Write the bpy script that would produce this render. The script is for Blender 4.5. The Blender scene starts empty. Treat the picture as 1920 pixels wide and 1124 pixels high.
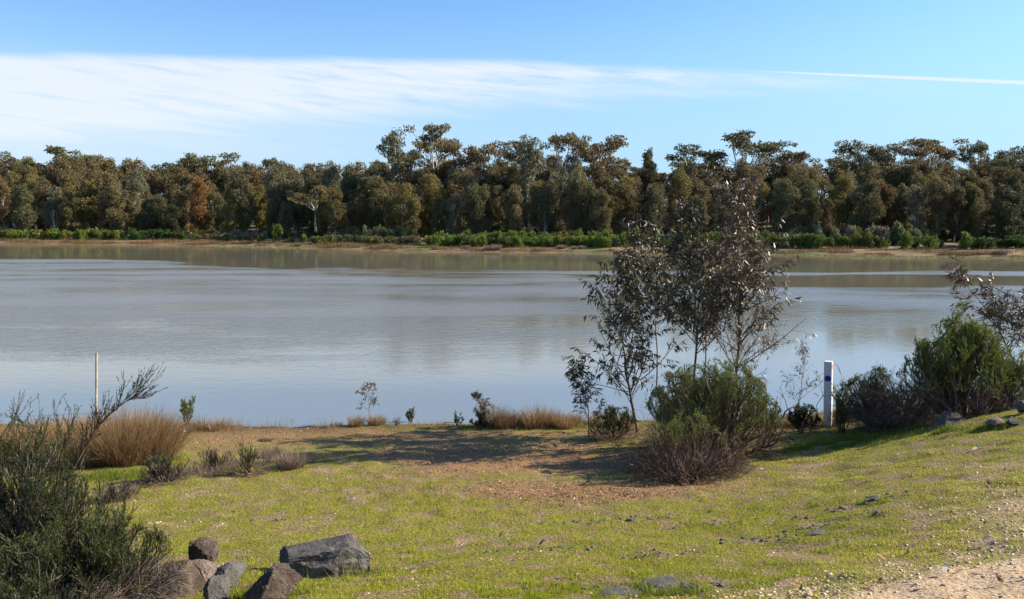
import bpy, bmesh, math, random
import numpy as np
from mathutils import Vector
R = math.radians
rnd = random.Random(7)
rng = np.random.default_rng(11)

# ------------------------------------------------------------------ camera
sc = bpy.context.scene
H = 3.8                                  # eye above the water, metres
F = 1478.0                               # focal length in photo pixels
PITCH = math.atan((562 - 415) / F)
cam = bpy.data.cameras.new('camera'); co = bpy.data.objects.new('camera', cam)
sc.collection.objects.link(co); sc.camera = co
cam.sensor_width = 36; cam.lens = 36 * F / 1920; cam.clip_start = 0.05; cam.clip_end = 9000
co.location = (0, 0, H); co.rotation_euler = (R(90) - PITCH, 0, 0)

# ------------------------------------------------------------------ light
SUN_EL, SUN_AZ = R(31), R(79)            # azimuth clockwise from +Y (the view direction)
sun = bpy.data.lights.new('sun', 'SUN'); sun.energy = 5.0; sun.angle = R(0.5); sun.color = (1, .88, .68)
so = bpy.data.objects.new('sun', sun); sc.collection.objects.link(so)
sd = Vector((math.sin(SUN_AZ) * math.cos(SUN_EL), math.cos(SUN_AZ) * math.cos(SUN_EL), math.sin(SUN_EL)))
so.rotation_euler = sd.to_track_quat('Z', 'Y').to_euler(); so.location = (60, -10, 50)
sc.view_settings.view_transform = 'Standard'; sc.view_settings.look = 'None'
sc.view_settings.exposure = 1.14; sc.view_settings.gamma = 1
world = bpy.data.worlds.new("World"); sc.world = world; world.use_nodes = True

class NT:
    def __init__(s, t): s.t = t; s.t.nodes.clear()
    def n(s, kind, **kw):
        nd = s.t.nodes.new(kind)
        for k, v in kw.items(): setattr(nd, k, v)
        return nd
    def put(s, sock, v):
        if isinstance(v, bpy.types.NodeSocket): s.t.links.new(v, sock)
        elif v is not None:
            if hasattr(sock, 'default_value') and hasattr(sock.default_value, '__len__') and len(sock.default_value) == 4 and len(v) == 3: v = (*v, 1)
            sock.default_value = v
    def m(s, op, a, b=None, c=None, clamp=False):
        nd = s.n('ShaderNodeMath', operation=op, use_clamp=clamp)
        for i, v in enumerate((a, b, c)):
            if v is not None: s.put(nd.inputs[i], v)
        return nd.outputs[0]
    def mix(s, f, a, b, mode='MIX'):
        nd = s.n('ShaderNodeMix', data_type='RGBA', blend_type=mode)
        s.put(nd.inputs[0], f); s.put(nd.inputs[6], a); s.put(nd.inputs[7], b)
        return nd.outputs[2]
    def noise(s, vec, scale, detail=4, rough=.55, dist=0.):
        nd = s.n('ShaderNodeTexNoise'); s.put(nd.inputs['Vector'], vec)
        nd.inputs['Scale'].default_value = scale; nd.inputs['Detail'].default_value = detail
        nd.inputs['Roughness'].default_value = rough; nd.inputs['Distortion'].default_value = dist
        return nd.outputs[0]
    def ss(s, v, a, b, lo=0., hi=1.):
        nd = s.n('ShaderNodeMapRange', interpolation_type='SMOOTHSTEP'); s.put(nd.inputs[0], v)
        for i, q in enumerate((a, b, lo, hi)): s.put(nd.inputs[i + 1], q)
        return nd.outputs[0]
    def comb(s, x, y, z):
        nd = s.n('ShaderNodeCombineXYZ')
        for i, q in enumerate((x, y, z)): s.put(nd.inputs[i], q)
        return nd.outputs[0]
    def sep(s, v):
        nd = s.n('ShaderNodeSeparateXYZ'); s.put(nd.inputs[0], v); return nd.outputs
    def attr(s, name):
        return s.n('ShaderNodeAttribute', attribute_name=name).outputs['Fac']

w = NT(world.node_tree)
sky = w.n('ShaderNodeTexSky', sky_type='NISHITA'); sky.sun_disc = False
sky.sun_elevation = SUN_EL; sky.sun_rotation = SUN_AZ; sky.altitude = 200
sky.air_density = 1.0; sky.dust_density = 0.35; sky.ozone_density = 2.0
tc = w.n('ShaderNodeTexCoord')
dx, dy, dz = w.sep(tc.outputs['Generated'])[:3]
az = w.m('MULTIPLY', w.m('ARCTAN2', dx, dy), 57.2958)      # degrees right of the view direction
el = w.m('MULTIPLY', w.m('ARCSINE', dz), 57.2958)
# high cirrus sheet: a band with streaks fraying out to the right
cv = w.comb(w.m('MULTIPLY', w.m('ADD', az, w.m('MULTIPLY', el, 3.)), .045), w.m('MULTIPLY', w.m('ADD', el, w.m('MULTIPLY', az, .075)), .5), 0.)
n1 = w.noise(cv, 1.1, 6, .6, .6)
cv2 = w.comb(w.m('MULTIPLY', az, .12), w.m('MULTIPLY', w.m('ADD', el, w.m('MULTIPLY', az, .10)), 1.3), 3.)
n2 = w.noise(cv2, 1.6, 7, .62, .4)
arc = w.m('SUBTRACT', w.m('SUBTRACT', 11.45, w.m('MULTIPLY', w.m('MULTIPLY', az, az), .00127)), w.m('MULTIPLY', w.m('MAXIMUM', az, 0.), .055))
top = w.m('ADD', arc, w.m('MULTIPLY', w.m('SUBTRACT', n1, .5), .9))
bot = w.m('ADD', w.m('SUBTRACT', arc, w.ss(az, -34., 27., 6.2, 1.2)), w.m('MULTIPLY', w.m('SUBTRACT', n1, .5), 4.))
body = w.m('MULTIPLY', w.ss(w.m('SUBTRACT', top, el), -.1, .7), w.ss(w.m('SUBTRACT', el, bot), -1.2, 2.2))
dens = w.ss(w.m('ADD', n2, w.ss(az, -34., 28., .28, .06)), .26, .82)
fade = w.ss(az, 18., 33., 1., 0.)
cl = w.m('MULTIPLY', w.m('MULTIPLY', body, dens), fade)
veil = w.m('MULTIPLY', w.m('MULTIPLY', w.ss(az, -45., 8., 1., 0.), w.ss(el, 2., 5.)), w.m('MULTIPLY', w.ss(el, 11.5, 6., 0., 1.), w.ss(n1, .3, .65, .45, .88)))
cl = w.m('MAXIMUM', cl, veil)
# contrail running out of the band
ct = w.m('SUBTRACT', el, w.m('SUBTRACT', arc, .12))
ct = w.m('ADD', ct, w.m('MULTIPLY', w.m('SUBTRACT', w.noise(cv2, 7., 4), .5), .10))
wd = w.ss(az, 14., 32., .07, .17)
tr = w.m('MULTIPLY', w.ss(w.m('ABSOLUTE', ct), wd, w.m('MULTIPLY', wd, .2), 0., 1.), w.m('MULTIPLY', w.ss(az, 14., 22.), .9))
cl = w.m('MAXIMUM', cl, tr)
cl = w.m('MULTIPLY', cl, w.ss(el, 0., 3.))
hs = w.n('ShaderNodeHueSaturation'); hs.inputs['Saturation'].default_value = 1.12; hs.inputs['Value'].default_value = 1.0
w.put(hs.inputs['Color'], sky.outputs[0])
skc = w.mix(1., hs.outputs[0], (.77, .925, 1.08), 'MULTIPLY')
skc = w.mix(w.ss(el, 2., 17., .82, 0.), skc, (2.2, 3.4, 4.6))      # pale low-level haze
cc = w.mix(w.m('MULTIPLY', cl, .84, clamp=True), skc, (4.5, 4.7, 4.9))
bg = w.n('ShaderNodeBackground'); bg.inputs[1].default_value = 0.092
w.put(bg.inputs[0], cc)
wo = w.n('ShaderNodeOutputWorld'); w.t.links.new(bg.outputs[0], wo.inputs[0])

# ------------------------------------------------------------------ numeric helpers
def hash3(ix, iy, iz):
    h = (ix * 374761393 + iy * 668265263 + iz * 2147483647 * 31) & 0xffffffff
    h = ((h ^ (h >> 13)) * 1274126177) & 0xffffffff
    h = ((h ^ (h >> 16)) * 2246822519) & 0xffffffff
    return ((h ^ (h >> 15)) & 0xffffff) / float(0xffffff)
def vnoise(x, y, z=0.):
    x, y, z = np.broadcast_arrays(np.asarray(x, float), np.asarray(y, float), np.asarray(z, float))
    ix, iy, iz = (np.floor(q).astype(np.int64) for q in (x, y, z))
    f = [q - np.floor(q) for q in (x, y, z)]; f = [q * q * (3 - 2 * q) for q in f]
    o = 0
    for a in (0, 1):
        for b in (0, 1):
            for c in (0, 1):
                wgt = (f[0] if a else 1 - f[0]) * (f[1] if b else 1 - f[1]) * (f[2] if c else 1 - f[2])
                o = o + wgt * hash3(ix + a, iy + b, iz + c)
    return o * 2 - 1
def fbm(x, y, z=0., o=4, g=.5):
    s = 0; a = 1; t = 0
    for i in range(o):
        s = s + a * vnoise(x * 2**i + 17.3 * i, y * 2**i - 9.1 * i, np.asarray(z) * 2**i + 5.7 * i); t += a; a *= g
    return s / t
def sstep(x, a, b):
    t = np.clip((x - a) / (b - a), 0, 1); return t * t * (3 - 2 * t)
cP, sP = math.cos(PITCH), math.sin(PITCH)
def ray(px, py):
    u = (px - 960) / F; v = (562 - py) / F
    return np.array([u, cP + v * sP, -sP + v * cP])
def at_z(px, py, z):
    d = ray(px, py); t = (z - H) / d[2]; return np.array([0, 0, H]) + d * t
def at_d(px, py, dist):                                   # at a depth along +Y
    d = ray(px, py); return np.array([0, 0, H]) + d * (dist / d[1])

# ------------------------------------------------------------------ terrain height
ctrl = [(0,1124,1.45),(300,1124,1.45),(600,1124,1.5),(960,1124,1.55),(1300,1124,1.68),(1600,1124,1.85),(1920,1124,2.0),
        (0,1020,1.0),(600,1040,1.15),(1000,1040,1.15),(1400,1040,1.3),(1750,1040,1.7),(1920,1000,1.85),
        (0,940,.6),(350,940,.62),(900,940,.65),(1250,940,.8),(1600,940,1.25),(1920,920,1.68),
        (0,870,.3),(350,870,.32),(800,880,.45),(1150,880,.48),(1450,880,.72),(1700,870,1.15),(1900,850,1.5),
        (450,820,.08),(800,815,.08),(1100,815,.14),(1400,820,.27),(1560,808,.38),(1700,812,.85),(1800,795,1.1),(1920,770,1.4)]
cp = [at_z(*c) for c in ctrl]
for x in (-10, -6, -2, 2, 5): cp += [np.array([x, 14.75 + (0.3 if x > 0 else 0), -0.02]), np.array([x, 18., -.45])]
cp += [np.array(q) for q in ((7.5,15.5,0.1),(10,15.4,.2),(13,15.5,.2),(7.5,18,-.4),(12,18,-.4),(10,11.5,1.1),(12,9,1.7),(-10,10,.7),(-12,7,1.2),(-12,12,.35),
       (-6,2,2.0),(0,2,2.15),(6,2,2.25),(-6,-2,2.2),(0,-2,2.2),(8,-2,2.25),(11,4,2.15),(-11,3,1.9))]
cp = np.array(cp); n = len(cp)
def Uf(r2): return .5 * r2 * np.log(r2 + 1e-9)
d2 = ((cp[:, None, :2] - cp[None, :, :2])**2).sum(-1)
A = np.zeros((n + 3, n + 3)); A[:n, :n] = Uf(d2) + np.eye(n) * .4
A[:n, n] = 1; A[:n, n+1:] = cp[:, :2]; A[n, :n] = 1; A[n+1:, :n] = cp[:, :2].T
sol = np.linalg.solve(A, np.concatenate([cp[:, 2], np.zeros(3)]))
def tps(x, y):
    o = sol[n] + sol[n+1] * x + sol[n+2] * y
    for i in range(n): o = o + sol[i] * Uf((x - cp[i, 0])**2 + (y - cp[i, 1])**2)
    return o
shx = np.array([-400,-90,-55,-37,-22,-14,-8,0,9,20,35,52,75,400.])
shy = np.array([138,134,126,118,107,101,98,96,94,92,88,82,72,70.])
def shore(x): return np.interp(x, shx, shy) + 1.2 * vnoise(x * .16, 3.3) + .5 * vnoise(x * .55, 8.)
def terrain(x, y):
    x = np.asarray(x, float); y = np.asarray(y, float)
    prof = np.interp(y, [-60, -6, 2, 8, 15.2, 18, 24], [-.5, 2.1, 2.1, 1.1, 0, -.5, -1.3])
    xe = np.clip(x, -13, 14); ye = np.clip(y, -3, 18)
    near = tps(xe, ye)
    wn = sstep(np.maximum(np.abs(x) - 12, np.maximum(-3 - y, y - 17) * 1.2), 0, 4)
    z = near * (1 - wn) + prof * wn
    # ground relief on the near bank
    land = sstep(z, -.1, .25) * (y < 30)
    z = z + land * (.05 * fbm(x * .9, y * .9, 1., 3) + .030 * fbm(x * 4.5, y * 4.5, 4., 3))
    s = y - shore(x)
    zl = -1.3 * sstep(-s, 0, 8) + .0
    bank = np.interp(s, [0, 1.5, 5, 12, 25, 60, 130, 260, 500, 2500], [0, .22, .45, .75, 1.3, 3.2, 7.0, 9.5, 10, 12])
    far = np.where(s < 0, zl, bank + .15 * fbm(x * .12, y * .12, 2., 3) * sstep(s, 0, 8))
    return np.where(y > 24, np.where(y > 50, far, -1.3), z)
def gz(x, y): return float(terrain(np.array([x]), np.array([y]))[0])
def gp(px, py, lo=2., hi=60.):                            # where the view through a pixel meets the near ground
    d = ray(px, py); t = np.linspace(lo, hi, 1200); P = np.array([0, 0, H]) + d * t[:, None]
    h = np.maximum(terrain(P[:, 0], P[:, 1]), 0); k = np.argmax(P[:, 2] < h)
    return np.array([P[k, 0], P[k, 1], h[k]])

# ------------------------------------------------------------------ mesh helpers
def mesh(name, V, faces, tone=None, smooth=False, mats=(), extra=None):
    V = np.asarray(V, np.float32); me = bpy.data.meshes.new(name)
    me.vertices.add(len(V)); me.vertices.foreach_set('co', V.ravel())
    faces = [np.asarray(f) for f in faces if len(f)]
    tot = sum(f.size for f in faces); npoly = sum(len(f) for f in faces)
    me.loops.add(tot); me.polygons.add(npoly)
    me.loops.foreach_set('vertex_index', np.concatenate([f.ravel() for f in faces]).astype(np.int32))
    st = []; o = 0
    for f in faces: st.append(o + np.arange(len(f)) * f.shape[1]); o += f.size
    me.polygons.foreach_set('loop_start', np.concatenate(st).astype(np.int32))
    me.polygons.foreach_set('use_smooth', np.full(npoly, smooth))
    me.update(calc_edges=True)
    for k, v in ([('tone', tone)] if tone is not None else []) + list((extra or {}).items()):
        a = me.attributes.new(k, 'FLOAT', 'POINT'); a.data.foreach_set('value', np.asarray(v, np.float32))
    for m in mats: me.materials.append(m)
    return me
class MB:
    def __init__(s): s.V = []; s.F3 = []; s.F4 = []; s.T = []; s.n = 0
    def add(s, V, F3=None, F4=None, T=None):
        V = np.asarray(V, float).reshape(-1, 3)
        if F3 is not None and len(F3): s.F3.append(np.asarray(F3).reshape(-1, 3) + s.n)
        if F4 is not None and len(F4): s.F4.append(np.asarray(F4).reshape(-1, 4) + s.n)
        s.V.append(V); s.T.append(np.full(len(V), .5) if T is None else np.broadcast_to(T, len(V)).astype(float)); s.n += len(V)
    def tubes(s, P, Rr, sides=4, T=None):                 # P (N,K,3), Rr (N,K)
        P = np.asarray(P, float); Rr = np.asarray(Rr, float)
        if P.ndim == 2: P = P[None]; Rr = Rr[None]
        N, K, _ = P.shape
        if N == 0: return
        t = np.gradient(P, axis=1); t /= np.linalg.norm(t, axis=2, keepdims=True) + 1e-9
        ref = np.where(np.abs(t[..., 2:3]) > .9, np.array([1., 0, 0]), np.array([0, 0, 1.]))
        ref = np.broadcast_to(ref[:, :1], ref.shape)
        a = np.cross(t, ref); a /= np.linalg.norm(a, axis=2, keepdims=True) + 1e-9; b = np.cross(t, a)
        th = np.arange(sides) * 2 * math.pi / sides
        V = P[:, :, None] + Rr[:, :, None, None] * (a[:, :, None] * np.cos(th)[None, None, :, None] + b[:, :, None] * np.sin(th)[None, None, :, None])
        base = (np.arange(N) * K * sides)[:, None, None]; k = np.arange(K - 1)[None, :, None] * sides; j = np.arange(sides)[None, None]; j2 = (j + 1) % sides
        f = np.stack([base + k + j, base + k + j2, base + k + sides + j2, base + k + sides + j], -1).reshape(-1, 4)
        if T is not None: T = np.repeat(np.broadcast_to(T, N), K * sides)
        s.add(V, F4=f, T=T)
    def blades(s, p, d, side, L, W, T=None, bend=None):   # thin triangles, optionally bent in two segments
        N = len(p); L = np.broadcast_to(L, N)[:, None]; W = np.broadcast_to(W, N)[:, None]
        if bend is None:
            V = np.stack([p - side * W / 2, p + side * W / 2, p + d * L], 1); f = np.arange(N * 3).reshape(-1, 3)
            s.add(V, F3=f, T=None if T is None else np.repeat(T, 3)); return
        m = p + d * L * .5 + bend * .15 * L; e = p + d * L * .92 + bend * .6 * L
        V = np.stack([p - side * W / 2, p + side * W / 2, m + side * W * .36, m - side * W * .36, e], 1)
        o = np.arange(N)[:, None] * 5
        s.add(V, F3=o + np.array([[3, 2, 4]]), F4=o + np.array([[0, 1, 2, 3]]), T=None if T is None else np.repeat(T, 5))
    def leaves(s, p, d, side, L, W, T=None, curve=None):
        N = len(p); L = np.broadcast_to(L, N)[:, None]; W = np.broadcast_to(W, N)[:, None]
        if curve is None:
            V = np.stack([p, p + d * L * .45 - side * W / 2, p + d * L, p + d * L * .45 + side * W / 2], 1)
            s.add(V, F4=np.arange(N * 4).reshape(-1, 4), T=None if T is None else np.repeat(T, 4)); return
        nrm = np.cross(d, side)
        a = p + d * L * .3 + curve * L * .05; b = p + d * L * .68 + curve * L * .16; e = p + d * L + curve * L * .42
        V = np.stack([p, a - side * W / 2, a + side * W / 2, b - side * W * .38 + nrm * W * .1, b + side * W * .38 + nrm * W * .1, e], 1)
        o = np.arange(N)[:, None] * 6
        s.add(V, F3=np.concatenate([o + np.array([[0, 1, 2]]), o + np.array([[3, 5, 4]])]), F4=o + np.array([[1, 3, 4, 2]]), T=None if T is None else np.repeat(T, 6))
    def mesh(s, name, mat, smooth=False):
        f = []
        if s.F3: f.append(np.concatenate(s.F3))
        if s.F4: f.append(np.concatenate(s.F4))
        return mesh(name, np.concatenate(s.V), f, np.concatenate(s.T), smooth, [mat])
    def build(s, name, mat, parent=None, smooth=False):
        return link(name, s.mesh(name, mat, smooth), parent)
def unit(v): return v / (np.linalg.norm(v, axis=-1, keepdims=True) + 1e-9)
def rdir(N): return unit(rng.normal(size=(N, 3)))
def perp(d):
    r = rdir(len(d)); return unit(np.cross(d, r))
C = sc.collection
def link(name, me, parent=None):
    o = bpy.data.objects.new(name, me); C.objects.link(o)
    if parent is not None: o.parent = parent
    return o
def tag(o, label=None, cat=None, group=None, kind=None):
    if label: o['label'] = label
    if cat: o['category'] = cat
    if group: o['group'] = group
    if kind: o['kind'] = kind
    return o
def thing(name, label, cat, loc, group=None):
    o = bpy.data.objects.new(name, None); C.objects.link(o); o.location = tuple(loc); o.empty_display_size = .2
    return tag(o, label, cat, group)
def kids(o): return CH.get(o.name, [])
CH = {}
def dup(root, parts, loc, rz=0, scale=(1, 1, 1), color=None, label=None, cat=None, group=None, first=False):
    if first: r = root; ps = parts
    else:
        r = root.copy(); C.objects.link(r); ps = []
        for p in parts:
            c = p.copy(); C.objects.link(c); c.parent = r; ps.append(c)
    r.location = tuple(loc); r.rotation_euler = (0, 0, rz); r.scale = scale
    for p in (ps if ps else [r]):
        if color is not None: p.color = (*color, 1)
    for k in ('label', 'category', 'group'):
        if k in r: del r[k]
    tag(r, label, cat, group)
    return r

# ------------------------------------------------------------------ materials
def newmat(name):
    m = bpy.data.materials.new(name); m.use_nodes = True; return m, NT(m.node_tree)
def finish(t, col, rough=.8, spec=.3, bump=None, bs=.3, bd=.02, transl=0.):
    p = t.n('ShaderNodeBsdfPrincipled'); t.put(p.inputs['Base Color'], col); t.put(p.inputs['Roughness'], rough)
    p.inputs['Specular IOR Level'].default_value = spec
    if bump is not None:
        b = t.n('ShaderNodeBump'); b.inputs['Strength'].default_value = bs; b.inputs['Distance'].default_value = bd
        t.put(b.inputs['Height'], bump); t.put(p.inputs['Normal'], b.outputs[0])
    sh = p.outputs[0]
    if transl:
        tr = t.n('ShaderNodeBsdfTranslucent'); t.put(tr.inputs[0], col)
        mx = t.n('ShaderNodeMixShader'); mx.inputs[0].default_value = transl
        t.t.links.new(sh, mx.inputs[1]); t.t.links.new(tr.outputs[0], mx.inputs[2]); sh = mx.outputs[0]
    o = t.n('ShaderNodeOutputMaterial'); t.t.links.new(sh, o.inputs[0]); return p
def ramp(t, f, stops):
    r = t.n('ShaderNodeValToRGB'); t.put(r.inputs[0], f); e = r.color_ramp.elements
    while len(e) < len(stops): e.new(.5)
    for i, (p, c) in enumerate(stops): e[i].position = p; e[i].color = (*c, 1)
    return r.outputs[0]
def leafmat(name, stops, rough=.6, spec=.3, transl=.25):   # colour by the leaf's own tone
    m, t = newmat(name); finish(t, ramp(t, t.attr('tone'), stops), rough, spec, transl=transl); return m
def barkmat(name, a, b, scale=30., rough=.85):
    m, t = newmat(name); g = t.n('ShaderNodeTexCoord').outputs['Object']
    nn = t.noise(g, scale, 5, .65); n3 = t.noise(g, scale * .13, 3, .5)
    finish(t, t.mix(t.ss(t.m('ADD', t.m('MULTIPLY', nn, .5), t.m('MULTIPLY', n3, .5)), .38, .62), a, b), rough, .2, nn, .5, .01); return m
M = {}
# far foliage: tint per tree (the object colour) varied by leaf tone
m, t = newmat('forest_foliage'); oi = t.n('ShaderNodeObjectInfo')
g = t.n('ShaderNodeTexCoord').outputs['Object']
patch = t.ss(t.noise(g, .55, 2), .4, .66)
c = t.mix(t.attr('tone'), t.mix(1., oi.outputs['Color'], (.88, .94, .88), 'MULTIPLY'), t.mix(1., oi.outputs['Color'], (1.75, 1.66, 1.42), 'MULTIPLY'))
c = t.mix(t.m('MULTIPLY', patch, .28), c, t.mix(1., oi.outputs['Color'], (1.35, .95, .55), 'MULTIPLY'))
finish(t, c, .65, .25, transl=.3); M['forest'] = m
M['pale_bark'] = barkmat('pale_bark', (.60, .56, .48), (.32, .28, .22), 2.)
M['dark_bark'] = barkmat('dark_bark', (.10, .075, .055), (.045, .035, .028), 3.)
M['brown_bark'] = barkmat('brown_bark', (.16, .11, .08), (.07, .05, .038), 30.)
M['dead_wood'] = barkmat('dead_wood', (.30, .25, .20), (.12, .09, .07), 18.)
M['gum_leaf_dark'] = leafmat('gum_leaf_dark', [(0, (.028, .03, .015)), (.6, (.065, .062, .03)), (.85, (.15, .115, .075)), (1, (.34, .31, .24))], .45, .3, .12)
M['gum_leaf_brown'] = leafmat('gum_leaf_brown', [(0, (.05, .042, .03)), (.45, (.12, .095, .06)), (.75, (.19, .13, .08)), (1, (.56, .47, .35))], .42, .28, .15)
M['needle_green'] = leafmat('needle_green', [(0, (.045, .065, .012)), (.6, (.12, .15, .026)), (1, (.22, .24, .055))], .6, .25, .3)
M['needle_dark'] = leafmat('needle_dark', [(0, (.016, .026, .008)), (.6, (.045, .065, .016)), (1, (.12, .14, .03))], .6, .25, .25)
M['twig_brown'] = leafmat('twig_brown', [(0, (.06, .04, .028)), (.6, (.17, .112, .078)), (1, (.34, .25, .18))], .8, .2, 0.)
M['twig_grey'] = leafmat('twig_grey', [(0, (.03, .024, .018)), (.6, (.085, .064, .05)), (1, (.21, .17, .14))], .8, .2, 0.)
M['straw'] = leafmat('straw', [(0, (.09, .05, .025)), (.5, (.25, .155, .08)), (.8, (.40, .28, .14)), (1, (.56, .44, .25))], .7, .25, .3)
M['mauve_straw'] = leafmat('mauve_straw', [(0, (.12, .085, .07)), (.6, (.26, .185, .145)), (1, (.42, .34, .26))], .7, .25, .2)
M['sedge'] = leafmat('sedge', [(0, (.10, .06, .03)), (.5, (.20, .13, .06)), (.85, (.30, .21, .10)), (1, (.16, .20, .05))], .7, .2, .25)
M['grass'] = leafmat('grass', [(0, (.09, .12, .006)), (.35, (.25, .30, .012)), (.75, (.41, .43, .025)), (.9, (.50, .40, .09)), (1, (.58, .46, .2))], .6, .2, .35)
M['lush_grass'] = leafmat('lush_grass', [(0, (.06, .10, .012)), (.6, (.14, .19, .02)), (1, (.30, .30, .05))], .6, .2, .35)
M['litter'] = leafmat('litter', [(0, (.07, .04, .026)), (.45, (.21, .115, .065)), (.85, (.37, .24, .14)), (1, (.62, .52, .40))], .6, .3, .05)
M['pebble'] = leafmat('pebble', [(0, (.14, .11, .09)), (.3, (.42, .28, .16)), (.7, (.58, .43, .26)), (.95, (.66, .54, .38)), (1, (.74, .67, .55))], .6, .35, 0.)
M['reed_green'] = leafmat('reed_green', [(0, (.05, .085, .02)), (.6, (.12, .17, .04)), (1, (.28, .28, .1))], .6, .2, .25)
def rockmat(name, a, b, cc_, sc_=4.):
    m, t = newmat(name); g = t.n('ShaderNodeTexCoord').outputs['Object']
    n1 = t.noise(g, sc_, 6, .65, .3); n2 = t.noise(g, sc_ * 6, 5, .7); n3 = t.noise(g, sc_ * 1.3, 3, .5, 1.)
    c = t.mix(t.ss(n1, .36, .64), a, b); c = t.mix(t.ss(n3, .56, .7), c, cc_)
    v = t.n('ShaderNodeTexVoronoi'); t.put(v.inputs['Vector'], g); v.inputs['Scale'].default_value = sc_ * 9
    pit = t.ss(v.outputs['Distance'], .08, .3)
    c = t.mix(t.m('MULTIPLY', t.m('SUBTRACT', 1., pit), .35), c, (.04, .035, .03))
    c = t.mix(t.ss(n2, .58, .72, 0., .6), c, (.22, .20, .175)); ps_ = t.noise(g, sc_ * .7, 5, .7, .6); c = t.mix(t.ss(ps_, .58, .66, 0., .3), c, (.30, .30, .26)); c = t.mix(t.ss(t.noise(g, sc_ * .9, 4, .6, .2), .6, .68, 0., .6), c, (.10, .075, .035))
    finish(t, c, .9, .2, t.m('ADD', t.m('MULTIPLY', n2, 1.0), t.m('MULTIPLY', pit, .35)), .9, .02); return m
M['basalt'] = rockmat('basalt', (.075, .07, .065), (.14, .13, .118), (.05, .042, .036), 5.)
M['brown_rock'] = rockmat('brown_rock', (.045, .032, .026), (.12, .09, .07), (.045, .02, .015), 5.)
M['pink_rock'] = rockmat('pink_rock', (.13, .10, .08), (.24, .19, .155), (.08, .06, .05), 8.)

# ground: soil, dry litter, gravel and moss patches; cover weights come from the terrain itself
m, t = newmat('ground'); g = t.n('ShaderNodeTexCoord').outputs['Object']
fine = t.noise(g, 38., 5, .7); mid = t.noise(g, 6., 5, .6); big = t.noise(g, .9, 4, .55)
soil = t.mix(t.ss(fine, .35, .65), (.13, .085, .05), (.30, .215, .13))
soil = t.mix(t.ss(mid, .55, .72), soil, (.085, .065, .05))
lit = t.mix(t.ss(fine, .38, .62), (.12, .062, .032), (.34, .20, .10))
grv = t.mix(t.ss(fine, .36, .62), (.22, .155, .085), (.50, .37, .22)); grv = t.mix(t.ss(mid, .60, .77), grv, (.14, .11, .08))
moss = t.mix(t.ss(fine, .3, .7), (.06, .07, .012), (.27, .25, .035)); moss = t.mix(t.ss(mid, .50, .7), moss, (.22, .14, .05))
sand = t.mix(t.ss(fine, .35, .65), (.42, .30, .185), (.60, .45, .29)); sand = t.mix(t.ss(mid, .56, .72), sand, (.32, .22, .13))
c = t.mix(t.attr('litter'), soil, lit); c = t.mix(t.attr('gravel'), c, grv); c = t.mix(t.m('MULTIPLY', t.attr('grass'), .85), c, moss)
c = t.mix(t.attr('path'), c, sand)
fargr = t.mix(t.ss(t.noise(g, .35, 4), .4, .62), (.15, .10, .06), (.25, .175, .10)); fargr = t.mix(t.ss(t.noise(g, .12, 3), .52, .62), fargr, (.12, .13, .045))
c = t.mix(t.attr('far'), c, fargr)
c = t.mix(t.attr('wood'), c, t.mix(t.ss(t.noise(g, .8, 4), .4, .6), (.10, .075, .045), (.17, .13, .08)))
c = t.mix(t.m('MULTIPLY', t.attr('wet'), .6), c, (.07, .055, .035))
vr = t.n('ShaderNodeTexVoronoi'); t.put(vr.inputs['Vector'], g); vr.inputs['Scale'].default_value = 42.
finish(t, c, .92, .15, t.m('ADD', t.m('MULTIPLY', fine, 1.2), t.m('ADD', mid, t.m('MULTIPLY', vr.outputs['Distance'], .5))), .8, .03); M['ground'] = m

# lake: silty water, glossy, with wind-roughened patches
m, t = newmat('water'); g = t.n('ShaderNodeTexCoord').outputs['Object']; X, Y, Z = t.sep(g)[:3]
wob = t.m('MULTIPLY', t.m('SUBTRACT', t.noise(t.comb(t.m('MULTIPLY', X, .05), t.m('MULTIPLY', Y, .12), 0.), 1., 4, .6), .5), 14.)
Yd = t.m('ADD', Y, wob)
edge = t.ss(X, -46., -4., 79., 56.)                       # the far calm water starts here
edge = t.m('SUBTRACT', edge, t.ss(X, 2., 14., 0., 10.))
wind = t.ss(t.m('SUBTRACT', edge, Yd), -1.5, 1.5)
st1 = t.m('MULTIPLY', t.ss(t.m('ABSOLUTE', t.m('SUBTRACT', Yd, t.ss(X, -20., 25., 61., 57.))), 2.5, 1., 0., 1.), t.ss(X, -22., -10.))
wind = t.m('MAXIMUM', wind, st1)
wind = t.m('MULTIPLY', wind, t.ss(t.m('ADD', Yd, t.ss(X, -6., 8., 0., -8.)), 16., 34.))
pat = t.noise(t.comb(t.m('MULTIPLY', X, .06), t.m('MULTIPLY', Y, .22), 2.), 1., 4, .6)
wind = t.m('MULTIPLY', wind, t.ss(pat, .38, .58, .22, 1.))
rip = t.noise(t.comb(X, t.m('MULTIPLY', Y, 1.6), 0.), 1.6, 4, .62, .4)
rip2 = t.noise(t.comb(X, t.m('MULTIPLY', Y, 2.), 5.), 7., 2, .5)
hgt = t.m('ADD', t.m('MULTIPLY', rip, .7), t.m('MULTIPLY', rip2, .3))
b = t.n('ShaderNodeBump'); t.put(b.inputs['Height'], hgt); b.inputs['Distance'].default_value = .11
t.put(b.inputs['Strength'], t.m('ADD', .03, t.m('MULTIPLY', wind, .8)))
p = t.n('ShaderNodeBsdfPrincipled'); t.put(p.inputs['Base Color'], t.mix(t.ss(pat, .3, .7), (.155, .145, .105), (.175, .165, .125)))
t.put(p.inputs['Roughness'], t.m('ADD', .05, t.m('MULTIPLY', wind, .20))); p.inputs['IOR'].default_value = 2.9
t.put(p.inputs['Normal'], b.outputs[0])
o = t.n('ShaderNodeOutputMaterial'); t.t.links.new(p.outputs[0], o.inputs[0]); M['water'] = m

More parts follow.
